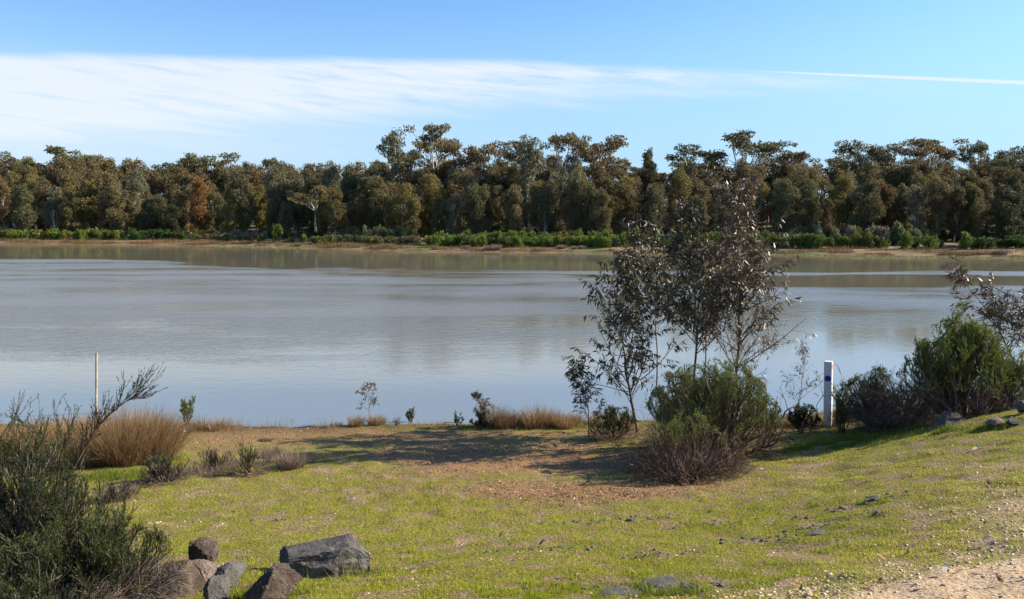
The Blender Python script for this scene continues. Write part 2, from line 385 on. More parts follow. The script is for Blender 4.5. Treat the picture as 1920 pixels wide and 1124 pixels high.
def plain(name, col, rough=.6):
    m, t = newmat(name); g = t.n('ShaderNodeTexCoord').outputs['Object']
    n_ = t.noise(g, 25., 4); n2 = t.noise(g, 5., 4, .6)
    zz = t.sep(g)[2]
    col = t.mix(t.ss(t.m('ADD', zz, t.m('MULTIPLY', n2, .12)), .20, .05, 0., .75), col, (.16, .15, .09)) if name == 'white_paint' else (*col, 1)
    dk = t.mix(1., col, (.6, .6, .58), 'MULTIPLY')
    c = t.mix(t.ss(n_, .3, .7, 0., .25), col, dk); c = t.mix(t.ss(n2, .6, .75, 0., .5), c, dk)
    finish(t, c, rough, .3, n_, .2, .004); return m
M['white_paint'] = plain('white_paint', (.72, .72, .70)); M['blue'] = plain('blue_plastic', (.012, .03, .32), .45); M['orange'] = plain('orange_reflector', (.75, .10, .03), .4)
M['grey_timber'] = barkmat('grey_timber', (.42, .37, .29), (.25, .21, .16), 25.)

# ------------------------------------------------------------------ ground cover weights (world space)
def blob(x, y, c, rx, ry, rot=0., soft=.35, nz=.35, fr=1.3, seed=0.):
    dx_ = x - c[0]; dy_ = y - c[1]; cr, sr = math.cos(rot), math.sin(rot)
    u = (dx_ * cr + dy_ * sr) / rx; v = (-dx_ * sr + dy_ * cr) / ry
    r = np.sqrt(u * u + v * v) + nz * fbm(x * fr, y * fr, seed, 4)
    return 1 - sstep(r, 1 - soft, 1 + soft)
pb = {k: gp(*v) for k, v in dict(dry=(960, 860), dry2=(1120, 915), shoreL=(520, 820), shoreM=(800, 805), mud=(1180, 915), grav1=(1560, 1080), grav2=(1400, 1100), grav3=(1780, 1000), rk=(1230, 1100), smallg=(480, 960), vA=(1150, 1124), vB=(1920, 900), pA=(1590, 1124), pB=(1920, 1045)).items()}
def cover(x, y):
    z = terrain(x, y)
    dry = np.maximum(blob(x, y, pb['dry'], 2.3, 1.25, 0, .4, .5, 1.2, 1.), blob(x, y, pb['dry2'], 1.5, .8, 0, .4, .5, 1.5, 2.))
    sh = (1 - sstep(z + .05 * fbm(x, y, 3., 4), .10, .27)) * (y > 8) * (1 - .8 * blob(x, y, gp(1000, 800), 3.2, .5, 0, .3, .4, 1.5, 3.))
    litter = np.clip(np.maximum(dry, sh * .85), 0, 1)
    g0 = fbm(x * 1.6, y * 1.6, 7., 5)
    # gravel spills off the path along the lower right
    def line(a, b): return ((b[0] - a[0]) * (y - a[1]) - (b[1] - a[1]) * (x - a[0])) / math.hypot(b[0] - a[0], b[1] - a[1])
    ln = line(pb['vA'], pb['vB']) + .9 * fbm(x * .8, y * .8, 5., 4)
    grav = (1 - sstep(ln, -.7, .55)) * sstep(x, .3, 1.2)
    ln2 = line(pb['pA'], pb['pB']) + .25 * fbm(x * 1.3, y * 1.3, 6., 4)
    path = (1 - sstep(ln2, -.12, .2)) * sstep(x, .5, 1.2)
    holes = sstep(g0, .22, .5) * .6 * sstep(fbm(x * 5, y * 5, 31., 3), -.15, .15)
    spk = sstep(fbm(x * 7, y * 7, 9., 3), .10, .30) * .8
    grass = np.clip(1 - litter * (.62 + .3 * (g0 < 0.1)) - grav * (.38 + .55 * fbm(x * 3, y * 3, 8., 3)) - holes - spk, 0, 1) * (1 - path)
    wet = (1 - sstep(z + .06 * fbm(x * 2, y * 2, 77., 3), .0, .10))
    gravel = np.clip(grav + holes * .7, 0, 1) * (1 - litter * .6)
    return dict(grass=grass * (y < 24), litter=litter, gravel=gravel, path=path, wet=wet)

# ------------------------------------------------------------------ ground sheet and water
def graded(spans):
    o = []
    for a, b, st in spans: o.append(np.arange(a, b, st))
    return np.concatenate(o)
gx = graded([(-6000, -1000, 1000), (-1000, -300, 100), (-300, -90, 10), (-90, -16, 2), (-16, -9, .25), (-9, 9.5, .045), (9.5, 16, .25), (16, 90, 2), (90, 300, 10), (300, 1000, 100), (1000, 6001, 1000)])
gy = graded([(-300, -60, 60), (-60, -6, 4), (-6, 2.5, .5), (2.5, 16.5, .045), (16.5, 24, .5), (24, 70, 4), (70, 135, 1.), (135, 300, 6), (300, 1000, 70), (1000, 7001, 1000)])
GX, GY = np.meshgrid(gx, gy); fx, fy = GX.ravel(), GY.ravel()
Zs = terrain(fx, fy); V = np.stack([fx, fy, Zs], 1)
nx, ny = len(gx), len(gy); i = (np.arange(ny - 1)[:, None] * nx + np.arange(nx - 1)[None]).ravel()
cvr = cover(fx, fy); s_ = fy - shore(fx)
cvr['far'] = (fy > 30) * 1.0; cvr['wood'] = sstep(s_, 22, 34)
gme = mesh('ground', V, [np.stack([i, i + 1, i + nx + 1, i + nx], 1)], None, True, [M['ground']], cvr)
tag(link('ground', gme), kind='structure')
tag(link('water', mesh('water', [(-900, 12, 0), (900, 12, 0), (900, 142, 0), (-900, 142, 0)], [[(0, 1, 2, 3)]], None, False, [M['water']])), kind='structure')

# ------------------------------------------------------------------ near grass, litter and pebbles (uncountable ground cover)
def scatter(N, key, xr=(-9.5, 10.5), yr=(3.2, 15.4), pw=1.4):
    """random points on the near ground, thinned by a cover weight and towards the distance"""
    u = rng.random(N); y = (yr[0]**(1 - pw) + u * (yr[1]**(1 - pw) - yr[0]**(1 - pw)))**(1 / (1 - pw))
    half = np.minimum(.74 * y + 1.0, 11); x = (rng.random(N) * 2 - 1) * half
    c_ = cover(x, y); wgt = key(c_, x, y); k = rng.random(N) < wgt
    x, y = x[k], y[k]; return x, y, terrain(x, y)
def add_grass(mb, x, y, z, hmin, hmax, wid, tone):
    N = len(x); d = unit(np.stack([rng.normal(0, .38, N), rng.normal(0, .38, N), np.ones(N)], 1))
    a = rng.random(N) * 2 * math.pi; side = np.stack([np.cos(a), np.sin(a), np.zeros(N)], 1)
    L = hmin + (hmax - hmin) * rng.random(N)**1.5
    mb.blades(np.stack([x, y, z - .004], 1), d, side, L, wid, tone)
mb = MB()
x, y, z = scatter(620000, lambda c_, x, y: c_['grass']**1.3)
hv = .5 + .5 * sstep(fbm(x * 1.1, y * 1.1, 12., 4), -.3, .5) + .5 * sstep(fbm(x * 7, y * 7, 13., 2), -.1, .4)
tn = np.clip(.52 + .30 * fbm(x * .8, y * .8, 15., 3) * 1.4 + rng.normal(0, .22, len(x)) + .10 * (x > 2), 0, 1)
add_grass(mb, x, y, z, .010 * hv, .038 * hv, .0022 + .0005 * y, tn)
tag(mb.build('short_grass', M['grass']), 'short yellow-green grass growing over the near bank', 'grass', kind='stuff')
mb = MB()
for (c_, rx, ry) in [(gp(1590, 832), 1.35, .35), (gp(210, 895), .55, .3), (gp(1250, 1115), .3, .1), (gp(598, 1080), .5, .10), (gp(500, 1122), .3, .12), (gp(430, 1100), .3, .14), (gp(1775, 806), .4, .14), (gp(1855, 803), .4, .12), (gp(1235, 1104), .3, .08), (gp(1010, 802), 1.6, .12), (gp(300, 860), .3, .25), (gp(1640, 815), .8, .3)]:
    n_ = int(15000 * min(1, rx * ry * 2)); ry = ry * 1.3; u = rng.normal(0, .5, n_) * rx; v = rng.normal(0, .5, n_) * ry
    x, y = c_[0] + u, c_[1] + v; z = terrain(x, y)
    k = fbm(x * 4, y * 4, 51., 3) > -.12; x, y, z = x[k], y[k], z[k]; add_grass(mb, x, y, z, .02, .10, .005, np.clip(rng.normal(.5, .27, len(x)), 0, 1))
tag(mb.build('lush_grass', M['lush_grass']), 'taller bright green grass in patches by post, reeds and boulder', 'grass', kind='stuff')

mb = MB(); x, y, z = scatter(5200, lambda c_, x, y: c_['grass'] * .3 * (fbm(x * .9, y * .9, 71., 3) > .0), pw=1.2)
for _ in range(1):
    n_ = len(x); m_ = 26; X_ = np.repeat(x, m_) + rng.normal(0, .018, n_ * m_); Y_ = np.repeat(y, m_) + rng.normal(0, .018, n_ * m_); Z_ = np.repeat(z, m_)
    add_grass(mb, X_, Y_, Z_, .02, .085, .0038, np.clip(np.repeat(rng.random(n_), m_) * .8 + rng.normal(.1, .1, n_ * m_), 0, 1))
tag(mb.build('weed_tufts', M['grass']), 'small taller weed and grass tufts dotted over the short grass', 'weeds', kind='stuff')

def flakes(N, key, L, mat, name, label, cat, tone):
    mb = MB(); x, y, z = scatter(N, key); n_ = len(x)
    d = unit(np.stack([rng.normal(size=n_), rng.normal(size=n_), rng.normal(0, .25, n_)], 1)); s2 = unit(np.cross(d, np.array([0, 0, 1.]) + rdir(n_) * .4))
    l_ = L[0] + (L[1] - L[0]) * rng.random(n_)
    mb.leaves(np.stack([x, y, z + .006 + .006 * rng.random(n_)], 1), d, s2, l_, l_ * .28, tone(n_), np.cross(d, s2) * rng.normal(0, .6, (n_, 1)))
    return tag(mb.build(name, mat), label, cat, kind='stuff')
flakes(70000, lambda c_, x, y: np.clip(c_['litter'] * .75 + c_['gravel'] * .04 + .03 * (fbm(x * 1.2, y * 1.2, 63., 3) > .1), 0, 1), (.02, .075), M['litter'], 'leaf_litter', 'brown dry leaf litter strewn over the bare patch and shoreline', 'leaf litter', lambda n_: np.clip(rng.beta(2, 2.6, n_), 0, 1))
# pebbles: squashed octahedra with a bevelled waist
def pebbles(N, key, size):
    mb = MB(); x, y, z = scatter(N, key); n_ = len(x); r = size[0] + (size[1] - size[0]) * rng.random(n_)**3
    th = np.arange(6) * math.pi / 3; base = np.concatenate([np.stack([np.cos(th), np.sin(th), np.zeros(6)], 1), np.stack([.55 * np.cos(th[::2] + .4), .55 * np.sin(th[::2] + .4), np.full(3, .6)], 1)])
    V = base[None] * np.stack([r, r * (.55 + .4 * rng.random(n_)), r * .65], 1)[:, None] * (1 + rng.normal(0, .14, (n_, 9, 1)))
    a = rng.random(n_) * 6.28; ca, sa = np.cos(a)[:, None], np.sin(a)[:, None]
    V = np.stack([V[..., 0] * ca - V[..., 1] * sa, V[..., 0] * sa + V[..., 1] * ca, V[..., 2]], -1) + np.stack([x, y, z + .002], 1)[:, None]
    f = np.array([[0, 1, 6], [1, 2, 7], [2, 3, 7], [3, 4, 8], [4, 5, 8], [5, 0, 6], [1, 7, 6], [3, 8, 7], [5, 6, 8], [6, 7, 8]])
    T = np.clip(rng.beta(2, 1.7, n_), 0, 1)
    mb.add(V, F3=(np.arange(n_)[:, None, None] * 9 + f[None]).reshape(-1, 3), T=np.repeat(T, 9)); return mb
tag(pebbles(120000, lambda c_, x, y: np.clip(c_['gravel'] * .45 * (1 - .85 * c_['path']) + c_['litter'] * .10 + .03 * (fbm(x * 1.5, y * 1.5, 61., 3) > .12), 0, 1), (.004, .017)).build('pebbles', M['pebble']), 'pale and grey pebbles scattered over the gravel verge and grass', 'pebbles', kind='stuff')

mb = pebbles(90000, lambda c_, x, y: np.max([blob(x, y, gp(*q_), a_, b_, .1, .5, .7, 3., 4.) for q_, a_, b_ in (((1190, 1108), .5, .16), ((1180, 972), .5, .12), ((1500, 1003), .5, .12), ((1340, 985), .3, .1), ((1240, 1040), .3, .1), ((1640, 938), .4, .1), ((1010, 1030), .4, .08), ((1830, 800), .6, .3), ((500, 975), .3, .08), ((1560, 960), .4, .1))], axis=0) * .6, (.006, .035))
tag(mb.build('dark_rubble', M['basalt']), 'dark grey rubble of broken basalt chips in patches on the grass', 'rubble', kind='stuff')

# ------------------------------------------------------------------ rocks
def rock(name, px, py, w_, d_, h_, mat, label, seed, rz=0., planes=14, sink=.25, rough=.09, cut=.5, skew=0., group=None, sub=5, prof=None):
    rr = np.random.default_rng(seed)
    bm = bmesh.new(); bmesh.ops.create_icosphere(bm, subdivisions=sub, radius=1)
    V = np.array([v.co[:] for v in bm.verts]); F = np.array([[v.index for v in f.verts] for f in bm.faces]); bm.free()
    for _ in range(planes):
        nrm = unit(rr.normal(size=3)); dd = (cut if _ % 2 else cut + .22) * (.85 + .3 * rr.random()); e = np.maximum(V @ nrm - dd, 0); V = V - e[:, None] * nrm
    s3 = seed * 3.1
    V = V * (1 + rough * fbm(V[:, 0] * 2.2 + s3, V[:, 1] * 2.2, V[:, 2] * 2.2, 6, .62))[:, None]
    rg = 1 - np.abs(fbm(V[:, 0] * 5 + s3, V[:, 1] * 5, V[:, 2] * 5, 4, .6)) * 2.2
    V = V * (1 - .045 * rg + .035 * fbm(V[:, 0] * 22, V[:, 1] * 22 + s3, V[:, 2] * 22, 3, .7))[:, None]
    V = V / np.abs(V).max(0)
    V[:, 2] += skew * V[:, 0]
    if prof is not None: V[:, 2] = np.where(V[:, 2] > 0, V[:, 2] * np.interp(V[:, 0] + .10 * fbm(V[:, 0] * 6, V[:, 1] * 6, 3., 3), *prof), V[:, 2])
    V = V * np.array([w_ / 2, d_ / 2, h_ * (.5 + sink / 2)])
    p_ = gp(px, py); V[:, 2] += h_ * .5 - h_ * sink * .5
    o = link(name, mesh(name, V, [F], None, False, [mat])); o.location = p_; o.rotation_euler = (0, 0, rz)
    return tag(o, label, 'rock', group)
rock('boulder', 582, 1070, .88, .42, .25, M['basalt'], 'large grey basalt boulder lying alone on the grass, sloping up to its right', 3, .05, 18, .3, .13, .45, .10, prof=([-1, -.75, -.45, -.1, .3, .62, .85, 1], [.12, .30, .42, .62, .78, 1.05, 1.0, .6]))
rock('rock', 376, 1066, .27, .3, .21, M['brown_rock'], 'dark red-brown upright rock at the edge of the left foreground bush', 5, .4, 12, .3, .14)
rock('rock', 374, 1096, .38, .34, .16, M['pink_rock'], 'pale brown rounded rock in front of the red-brown rock beside the bush', 8, .2, 10, .3, .10)
rock('rock', 335, 1120, .36, .34, .22, M['brown_rock'], 'brown rock half covered by twigs of the left bush, at the bottom edge', 9, .2, 10, .3, .12)
rock('rock', 436, 1098, .22, .22, .15, M['basalt'], 'small dark grey rock between the pale brown rock and the bottom brown boulder', 12, .6, 12, .3, .14)
rock('rock', 414, 1126, .2, .2, .15, M['basalt'], 'small grey rock at the bottom edge left of the brown boulder', 14, .1, 12, .3, .14)
rock('boulder', 505, 1130, .38, .34, .22, M['brown_rock'], 'brown boulder with dark hollow at the bottom edge, below the grey boulder', 21, .3, 12, .25, .16)
rock('rock', 1775, 800, .55, .35, .24, M['basalt'], 'long dark rock with pale broken right end on the crest above the post', 31, .35, 18, .3, .12, .5, .2)
rock('rock', 1843, 778, .2, .2, .2, M['basalt'], 'dark upright rock with sunlit right edge, on the crest at right', 33, .2, 16, .2, .1, .45)
rock('rock', 1806, 770, .26, .2, .17, M['basalt'], 'low dark rock just left of the upright crest rock', 35, .5, 16, .2, .1, .45)
rock('rock', 1862, 803, .25, .22, .12, M['pink_rock'], 'pinkish pyramid-shaped stone in the grass below the crest rocks', 37, .3, 10, .15, .08, .5)
rock('rock', 1898, 798, .18, .18, .08, M['basalt'], 'small dark grey stone right of the pinkish pyramid stone', 39, .1, 12, .2, .15)
rock('rock', 1896, 762, .3, .22, .11, M['basalt'], 'low grey rock on the crest near the right picture edge', 41, .8, 14, .2, .12)
rock('rock', 1918, 775, .2, .2, .16, M['basalt'], 'dark rock cut by the right picture edge', 43, .8, 14, .2, .12)
rock('rock', 1873, 750, .22, .2, .1, M['basalt'], 'small grey rock behind the crest, under the green bush', 44, .8, 14, .2, .12)
rock('rock', 1240, 1100, .30, .24, .03, M['basalt'], 'flat dark rock sunk in the grass at bottom centre, right piece', 45, .3, 12, .35, .16, .55)
rock('rock', 1160, 1114, .30, .2, .03, M['basalt'], 'flat dark rock sunk in the grass at bottom centre, left piece', 47, .1, 12, .35, .18, .55)
rock('rock', 1530, 1002, .26, .1, .03, M['basalt'], 'thin dark stone flush with the sloping grass at lower right', 51, .5, 12, .35, .2, .55)
rock('rock', 1640, 940, .11, .1, .03, M['basalt'], 'little dark stone in the grass on the right slope', 53, .5, 12, .3, .2, .55, sub=4)
rock('rock', 500, 828, .3, .15, .05, M['brown_rock'], 'little orange-brown clod on the sandy shore left of centre', 55, .1, 12, .3, .2, .55, sub=4)

# ------------------------------------------------------------------ branching growth
def grow(P, Rr, nchild, tr, ang, lf, up=.3, K=5, wig=.12, rf=.5, jitter=.35, maxr=None, lshape=None):
    """children of every parent polyline: returns P2 (M,K,3), R2 (M,K), parent index"""
    N, Kp, _ = P.shape; nc = np.full(N, nchild) if np.isscalar(nchild) else np.asarray(nchild)
    idx = np.repeat(np.arange(N), nc); Mn = len(idx)
    t = tr[0] + (tr[1] - tr[0]) * rng.random(Mn); q = t * (Kp - 1); a = np.clip(q.astype(int), 0, Kp - 2); f = (q - a)[:, None]
    p0 = P[idx, a] * (1 - f) + P[idx, a + 1] * f; d0 = unit(P[idx, a + 1] - P[idx, a])
    plen = np.linalg.norm(np.diff(P, axis=1), axis=2).sum(1)[idx]
    pr = Rr[idx, a]
    th = np.radians(ang[0] + (ang[1] - ang[0]) * rng.random(Mn))[:, None]
    d = unit(d0 * np.cos(th) + perp(d0) * np.sin(th)); d = unit(d + np.array([0, 0, up]))
    L = plen * (lf[0] + (lf[1] - lf[0]) * rng.random(Mn))
    if lshape is not None: L = L * lshape(t)
    pts = [p0]; cur = d
    for k in range(K - 1):
        cur = unit(cur + rng.normal(0, wig, (Mn, 3)) + np.array([0, 0, up * .25])); pts.append(pts[-1] + cur * (L / (K - 1))[:, None])
    r0 = pr * rf; R2 = r0[:, None] * np.linspace(1, .35, K)[None]
    return np.stack(pts, 1), R2, idx
def along(P, n_, t0=.1, t1=1.):
    N, K, _ = P.shape; t = t0 + (t1 - t0) * rng.random((N, n_)); q = t * (K - 1); a = np.clip(q.astype(int), 0, K - 2); f = (q - a)[..., None]
    i = np.arange(N)[:, None]; p = P[i, a] * (1 - f) + P[i, a + 1] * f; d = unit(P[i, a + 1] - P[i, a]); return p.reshape(-1, 3), d.reshape(-1, 3)

def sapling(label, base, top, crown0=.28, nb=34, lfl=(.3, .5), leafmat_='gum_leaf_dark', nl=9, leafL=(.07, .13), group=None, r0=.022, low=0, seed=0, up=.25, ntw=6, bark='brown_bark', dens=1., bow=.06):
    global rng; rng = np.random.default_rng(seed + 100)
    base = np.asarray(base, float); top = np.asarray(top, float); v = top - base; h = np.linalg.norm(v)
    root = thing('gum_sapling', label, 'sapling', base, group)
    t = np.linspace(0, 1, 11)[:, None]; off = np.array([rng.normal(0, bow), rng.normal(0, bow), 0]) * h
    P = v * t + off * np.sin(t * math.pi) + rng.normal(0, .006 * h, (11, 3)) * (t > 0) + np.array([0, 0, -.05]) * (t == 0)
    Rr = r0 * (1 - .88 * t[:, 0])
    tb = MB(); tb.tubes(P[None], Rr[None], 7)
    tb.build('trunk', M[bark], root, True)
    P1, R1, i1 = grow(P[None], Rr[None], nb, (crown0, .98), (28, 62), lfl, up, 6, .10, .5, lshape=lambda tt: (1.15 - .72 * tt))
    P2, R2, i2 = grow(P1, R1, ntw, (.25, 1.), (20, 60), (.28, .55), .0, 5, .16, .6)
    R1 = np.maximum(R1, .0022); R2 = np.maximum(R2, .0014)
    if low:
        P3, R3, _ = grow(P[None], Rr[None], low, (.08, crown0 + .1), (35, 75), (.22, .34), .22, 7, .1, .35)
        P4, R4, _ = grow(P3, R3, 7, (.3, 1.), (20, 55), (.2, .4), .05, 5, .15, .6)
        P5, _, _ = grow(P4, R4, 3, (.3, 1.), (20, 55), (.3, .5), .0, 5, .15, .6)
    bb = MB(); bb.tubes(P1, R1, 4); bb.tubes(P2, R2, 3)
    if low: bb.tubes(P3, np.maximum(R3, .003), 4); bb.tubes(P4, np.maximum(R4, .0018), 3); bb.tubes(P5, np.full(P5.shape[:2], .0012), 3)
    bb.build('branches', M[bark], root)
    def hang(p, d, n_):
        ld = unit(d * .55 + rdir(len(p)) * .55 + np.array([0, 0, -.65])); sd_ = perp(ld); l_ = leafL[0] + (leafL[1] - leafL[0]) * rng.random(len(p))
        return p, ld, sd_, l_
    lb = MB(); p, d = along(P2, int(nl * 2.1), .1, 1.); p, ld, s2, l_ = hang(p, d, nl)
    lb.leaves(p, ld, s2, l_, l_ * .21, np.clip(rng.beta(2, 2.4, len(p)), 0, 1), unit(rdir(len(p))) * .5)
    if low:
        p, d = along(P5, 4, .3, 1.); k = rng.random(len(p)) < .8; p, ld, s2, l_ = hang(p[k], d[k], 1); l_ = l_ * .8
        lb.leaves(p, ld, s2, l_, l_ * .17, np.clip(rng.beta(3, 2, len(p)), 0, 1), unit(rdir(len(p))) * .5)
    lb.build('foliage', M[leafmat_], root)
    return root
def up_from(px, py_ground, px_top, py_top, lean=0.):
    b = gp(px, py_ground); return b, at_d(px_top, py_top, b[1] + lean)

# ------------------------------------------------------------------ the sapling clump
gS = None
b, tp = up_from(1196, 812, 1160, 505); sapling('left sapling of the clump, leaning left with dark drooping leaves', b, tp, .22, 46, (.3, .44), 'gum_leaf_dark', 7, seed=1, r0=.026, ntw=6, low=4)
b, tp = up_from(1238, 806, 1215, 450, .2); sapling('thin dark-leaved sapling second from the left in the clump', b, tp, .42, 34, (.26, .36), 'gum_leaf_dark', 8, seed=2, r0=.018, ntw=6)
b, tp = up_from(1280, 822, 1268, 418); sapling('middle sapling of the clump with bare lower stem and dense dark crown', b, tp, .40, 42, (.22, .34), 'gum_leaf_dark', 6, seed=3, r0=.028, ntw=7)
b, tp = up_from(1372, 826, 1376, 366); sapling('tallest sapling of the clump, rightmost, with shining brownish leaves', b, tp, .33, 54, (.2, .32), 'gum_leaf_brown', 6, seed=4, r0=.032, low=14, ntw=6)
b, tp = up_from(1330, 812, 1335, 480, .3); sapling('slim brown-leaved sapling behind the tallest one in the clump', b, tp, .4, 30, (.22, .34), 'gum_leaf_brown', 8, seed=5, r0=.018, ntw=6)
b, tp = up_from(1105, 828, 1082, 690); sapling('low gum seedling with drooping grey leaves left of the clump', b, tp, .2, 20, (.3, .45), 'gum_leaf_dark', 4, (.06, .11), seed=6, r0=.012, ntw=5)
b = gp(1905, 752, 6, 60); tp = at_d(1790, 500, 11.5); b = np.array([8.0, 12.0, gz(8.0, 12.0)])
tp = at_d(1800, 515, 12.6); sapling('gum sapling with reddish-brown leaves leaning left behind the green bush', b, tp, .30, 26, (.22, .34), 'gum_leaf_brown', 5, seed=7, r0=.020, ntw=5, low=2)
b = np.array([8.6, 11.9, gz(8.6, 11.9)]); tp = at_d(1900, 590, 12.0); sapling('low gum sapling with brown leaves at the right picture edge', b, tp, .15, 22, (.3, .45), 'gum_leaf_brown', 4, seed=8, r0=.014, ntw=6)
b, tp = up_from(898, 800, 897, 738); sapling('small grey-green gum seedling on the shore right of centre', b, tp, .12, 13, (.3, .45), 'gum_leaf_brown', 4, (.06, .1), seed=9, r0=.008, ntw=4)
b, tp = up_from(692, 795, 690, 726); sapling('sparse pale gum seedling rising out of a reed tuft on the shore', b, tp, .2, 10, (.45, .6), 'gum_leaf_brown', 4, (.05, .09), seed=10, r0=.009, ntw=3, bark='dead_wood')
b, tp = up_from(1505, 803, 1512, 655, .3); b = np.array([b[0], b[1] + .35, gz(b[0], b[1] + .35)]); sapling('bare grey sapling with few leaves just left of the white post', b, tp, .15, 18, (.3, .5), 'gum_leaf_brown', 2, (.04, .08), seed=11, r0=.010, ntw=4, bark='dead_wood')

# ------------------------------------------------------------------ twiggy shrubs
def shrub(name, label, base, w_, h_, n_main=16, n1=9, n2=8, needles=14, nl=(.015, .03), nw=.003, mat='needle_green', twig='twig_brown', bare=.3, lean=(0, 0), seed=0, spread=(5, 75), dead=0, group=None, d=None, twr=1., upb=.35, cat='shrub', wisp=.22):
    global rng; rng = np.random.default_rng(seed + 300)
    d = w_ if d is None else d
    root = thing(name, label, cat, base, group)
    az_ = rng.random(n_main) * 6.283; sp = np.radians(spread[0] + (spread[1] - spread[0]) * rng.random(n_main)**.8)
    dirs = np.stack([np.sin(sp) * np.cos(az_), np.sin(sp) * np.sin(az_), np.cos(sp)], 1)
    # ellipsoid envelope: how far each stem may go
    L = 1 / np.sqrt((dirs[:, 0] / (w_ / 2))**2 + (dirs[:, 1] / (d / 2))**2 + (dirs[:, 2] / h_)**2) * (.75 + .3 * rng.random(n_main))
    P = [rng.normal(0, .04, (n_main, 3)) * np.array([w_, d, 0]) + np.array([0, 0, -.03])]; cur = unit(dirs + np.array([lean[0], lean[1], -.1]))
    for k in range(6):
        cur = unit(cur + rng.normal(0, .1, (n_main, 3)) + np.array([lean[0] * .1, lean[1] * .1, .09])); P.append(P[-1] + cur * (L / 6)[:, None])
    P = np.stack(P, 1); Rr = (.006 + .012 * h_) * np.linspace(1, .3, 7)[None] * (.6 + .6 * rng.random(n_main))[:, None] * twr
    P1, R1, _ = grow(P, Rr, n1, (.2, 1.), (15, 50), (.25, .48), upb, 5, .12, .55)
    P2, R2, _ = grow(P1, R1, n2, (.2, 1.), (15, 45), (.3, .6), upb, 4, .12, .6)
    mn = .0011 * twr
    for p_ in ((P, P1, P2) if n_main >= 14 else ()):      # keep the outline a ragged dome
        q = np.sqrt((p_[..., 0] / (w_ / 2))**2 + (p_[..., 1] / (d / 2))**2 + (np.maximum(p_[..., 2], 0) / h_)**2)
        lim = .92 + .16 * fbm(p_[..., 0] * 4 / w_ + seed, p_[..., 1] * 4 / w_, p_[..., 2] * 4 / w_, 2) * 1.5
        over = np.maximum(q - lim, 0); f_ = np.where(over > 0, (lim + wisp * over) / np.maximum(q, 1e-6), 1.); p_ *= f_[..., None]
    for p_ in (P, P1, P2): p_[..., 2] = np.maximum(p_[..., 2], -.02)
    tb = MB(); tb.tubes(P, np.maximum(Rr, .003), 5, rng.random(len(P))); tb.tubes(P1, np.maximum(R1, .0018), 3, rng.random(len(P1))); tb.tubes(P2, np.maximum(R2, mn), 3, rng.random(len(P2)))
    if dead:                                              # tangle of dead twigs round the foot
        a = rng.random(dead) * 6.283; rr_ = np.sqrt(rng.random(dead)) * .5
        p0 = np.stack([np.cos(a) * rr_ * w_ * .8, np.sin(a) * rr_ * d * .8, rng.random(dead) * h_ * .22], 1)
        dd = unit(np.stack([np.cos(a), np.sin(a), rng.normal(.5, .5, dead)], 1) + rdir(dead) * .7); pts = [p0]
        for k in range(4):
            dd = unit(dd + rng.normal(0, .28, (dead, 3)) + np.array([0, 0, -.06])); pts.append(pts[-1] + dd * (h_ * .07 * (.5 + rng.random(dead)))[:, None])
        Pd = np.stack(pts, 1); Pd[..., 2] = np.maximum(Pd[..., 2], 0)
        tb.tubes(Pd, np.full(Pd.shape[:2], .0016 * twr), 3, rng.random(dead))
    tb.build('stems', M[twig], root)
    if needles:
        nb_ = MB()
        for PP, nn in ((P2, int(needles * 1.5)), (P1, needles)):
            p, dd = along(PP, nn, .2, 1.); k = p[:, 2] > h_ * (bare + .25 * (rng.random(len(p)) - .5)); p, dd = p[k], dd[k]
            ld = unit(dd + rdir(len(p)) * .55); l_ = nl[0] + (nl[1] - nl[0]) * rng.random(len(p))
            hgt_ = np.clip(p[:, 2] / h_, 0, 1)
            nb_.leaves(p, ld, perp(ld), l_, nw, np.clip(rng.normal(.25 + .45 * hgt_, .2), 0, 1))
        nb_.build('foliage', M[mat], root)
    return root
def sb(px, py): return gp(px, py)
shrub('heath_bush', 'green feathery bush at the foot of the sapling clump, brown and twiggy below', sb(1330, 858), 2.15, 1.42, 40, 10, 9, 14, (.02, .045), .005, 'needle_green', 'twig_brown', .42, seed=1, spread=(5, 68), dead=900, twr=1.1)
shrub('heath_bush', 'brown brushy bush spilling forward onto the grass below the saplings', sb(1290, 893), 1.75, .80, 34, 10, 9, 9, (.02, .04), .0045, 'needle_green', 'twig_brown', .75, lean=(-.12, -.1), seed=2, spread=(20, 85), dead=2200, twr=1.1)
shrub('heath_bush', 'green tufty bush between the left sapling and the feathery bush', sb(1255, 838), .9, .95, 18, 9, 8, 14, (.02, .04), .005, 'needle_green', 'twig_brown', .45, seed=3, spread=(5, 45), dead=300)
shrub('heath_bush', 'low green bush at the foot of the drooping gum seedling', sb(1150, 822), .95, .55, 16, 8, 7, 12, (.02, .04), .005, 'needle_dark', 'twig_brown', .3, seed=4, dead=700)
shrub('heath_bush', 'green shoots at the right foot of the tallest sapling', sb(1430, 820), .8, .75, 14, 9, 7, 14, (.02, .04), .005, 'needle_green', 'twig_brown', .3, seed=5, spread=(5, 60), dead=200)
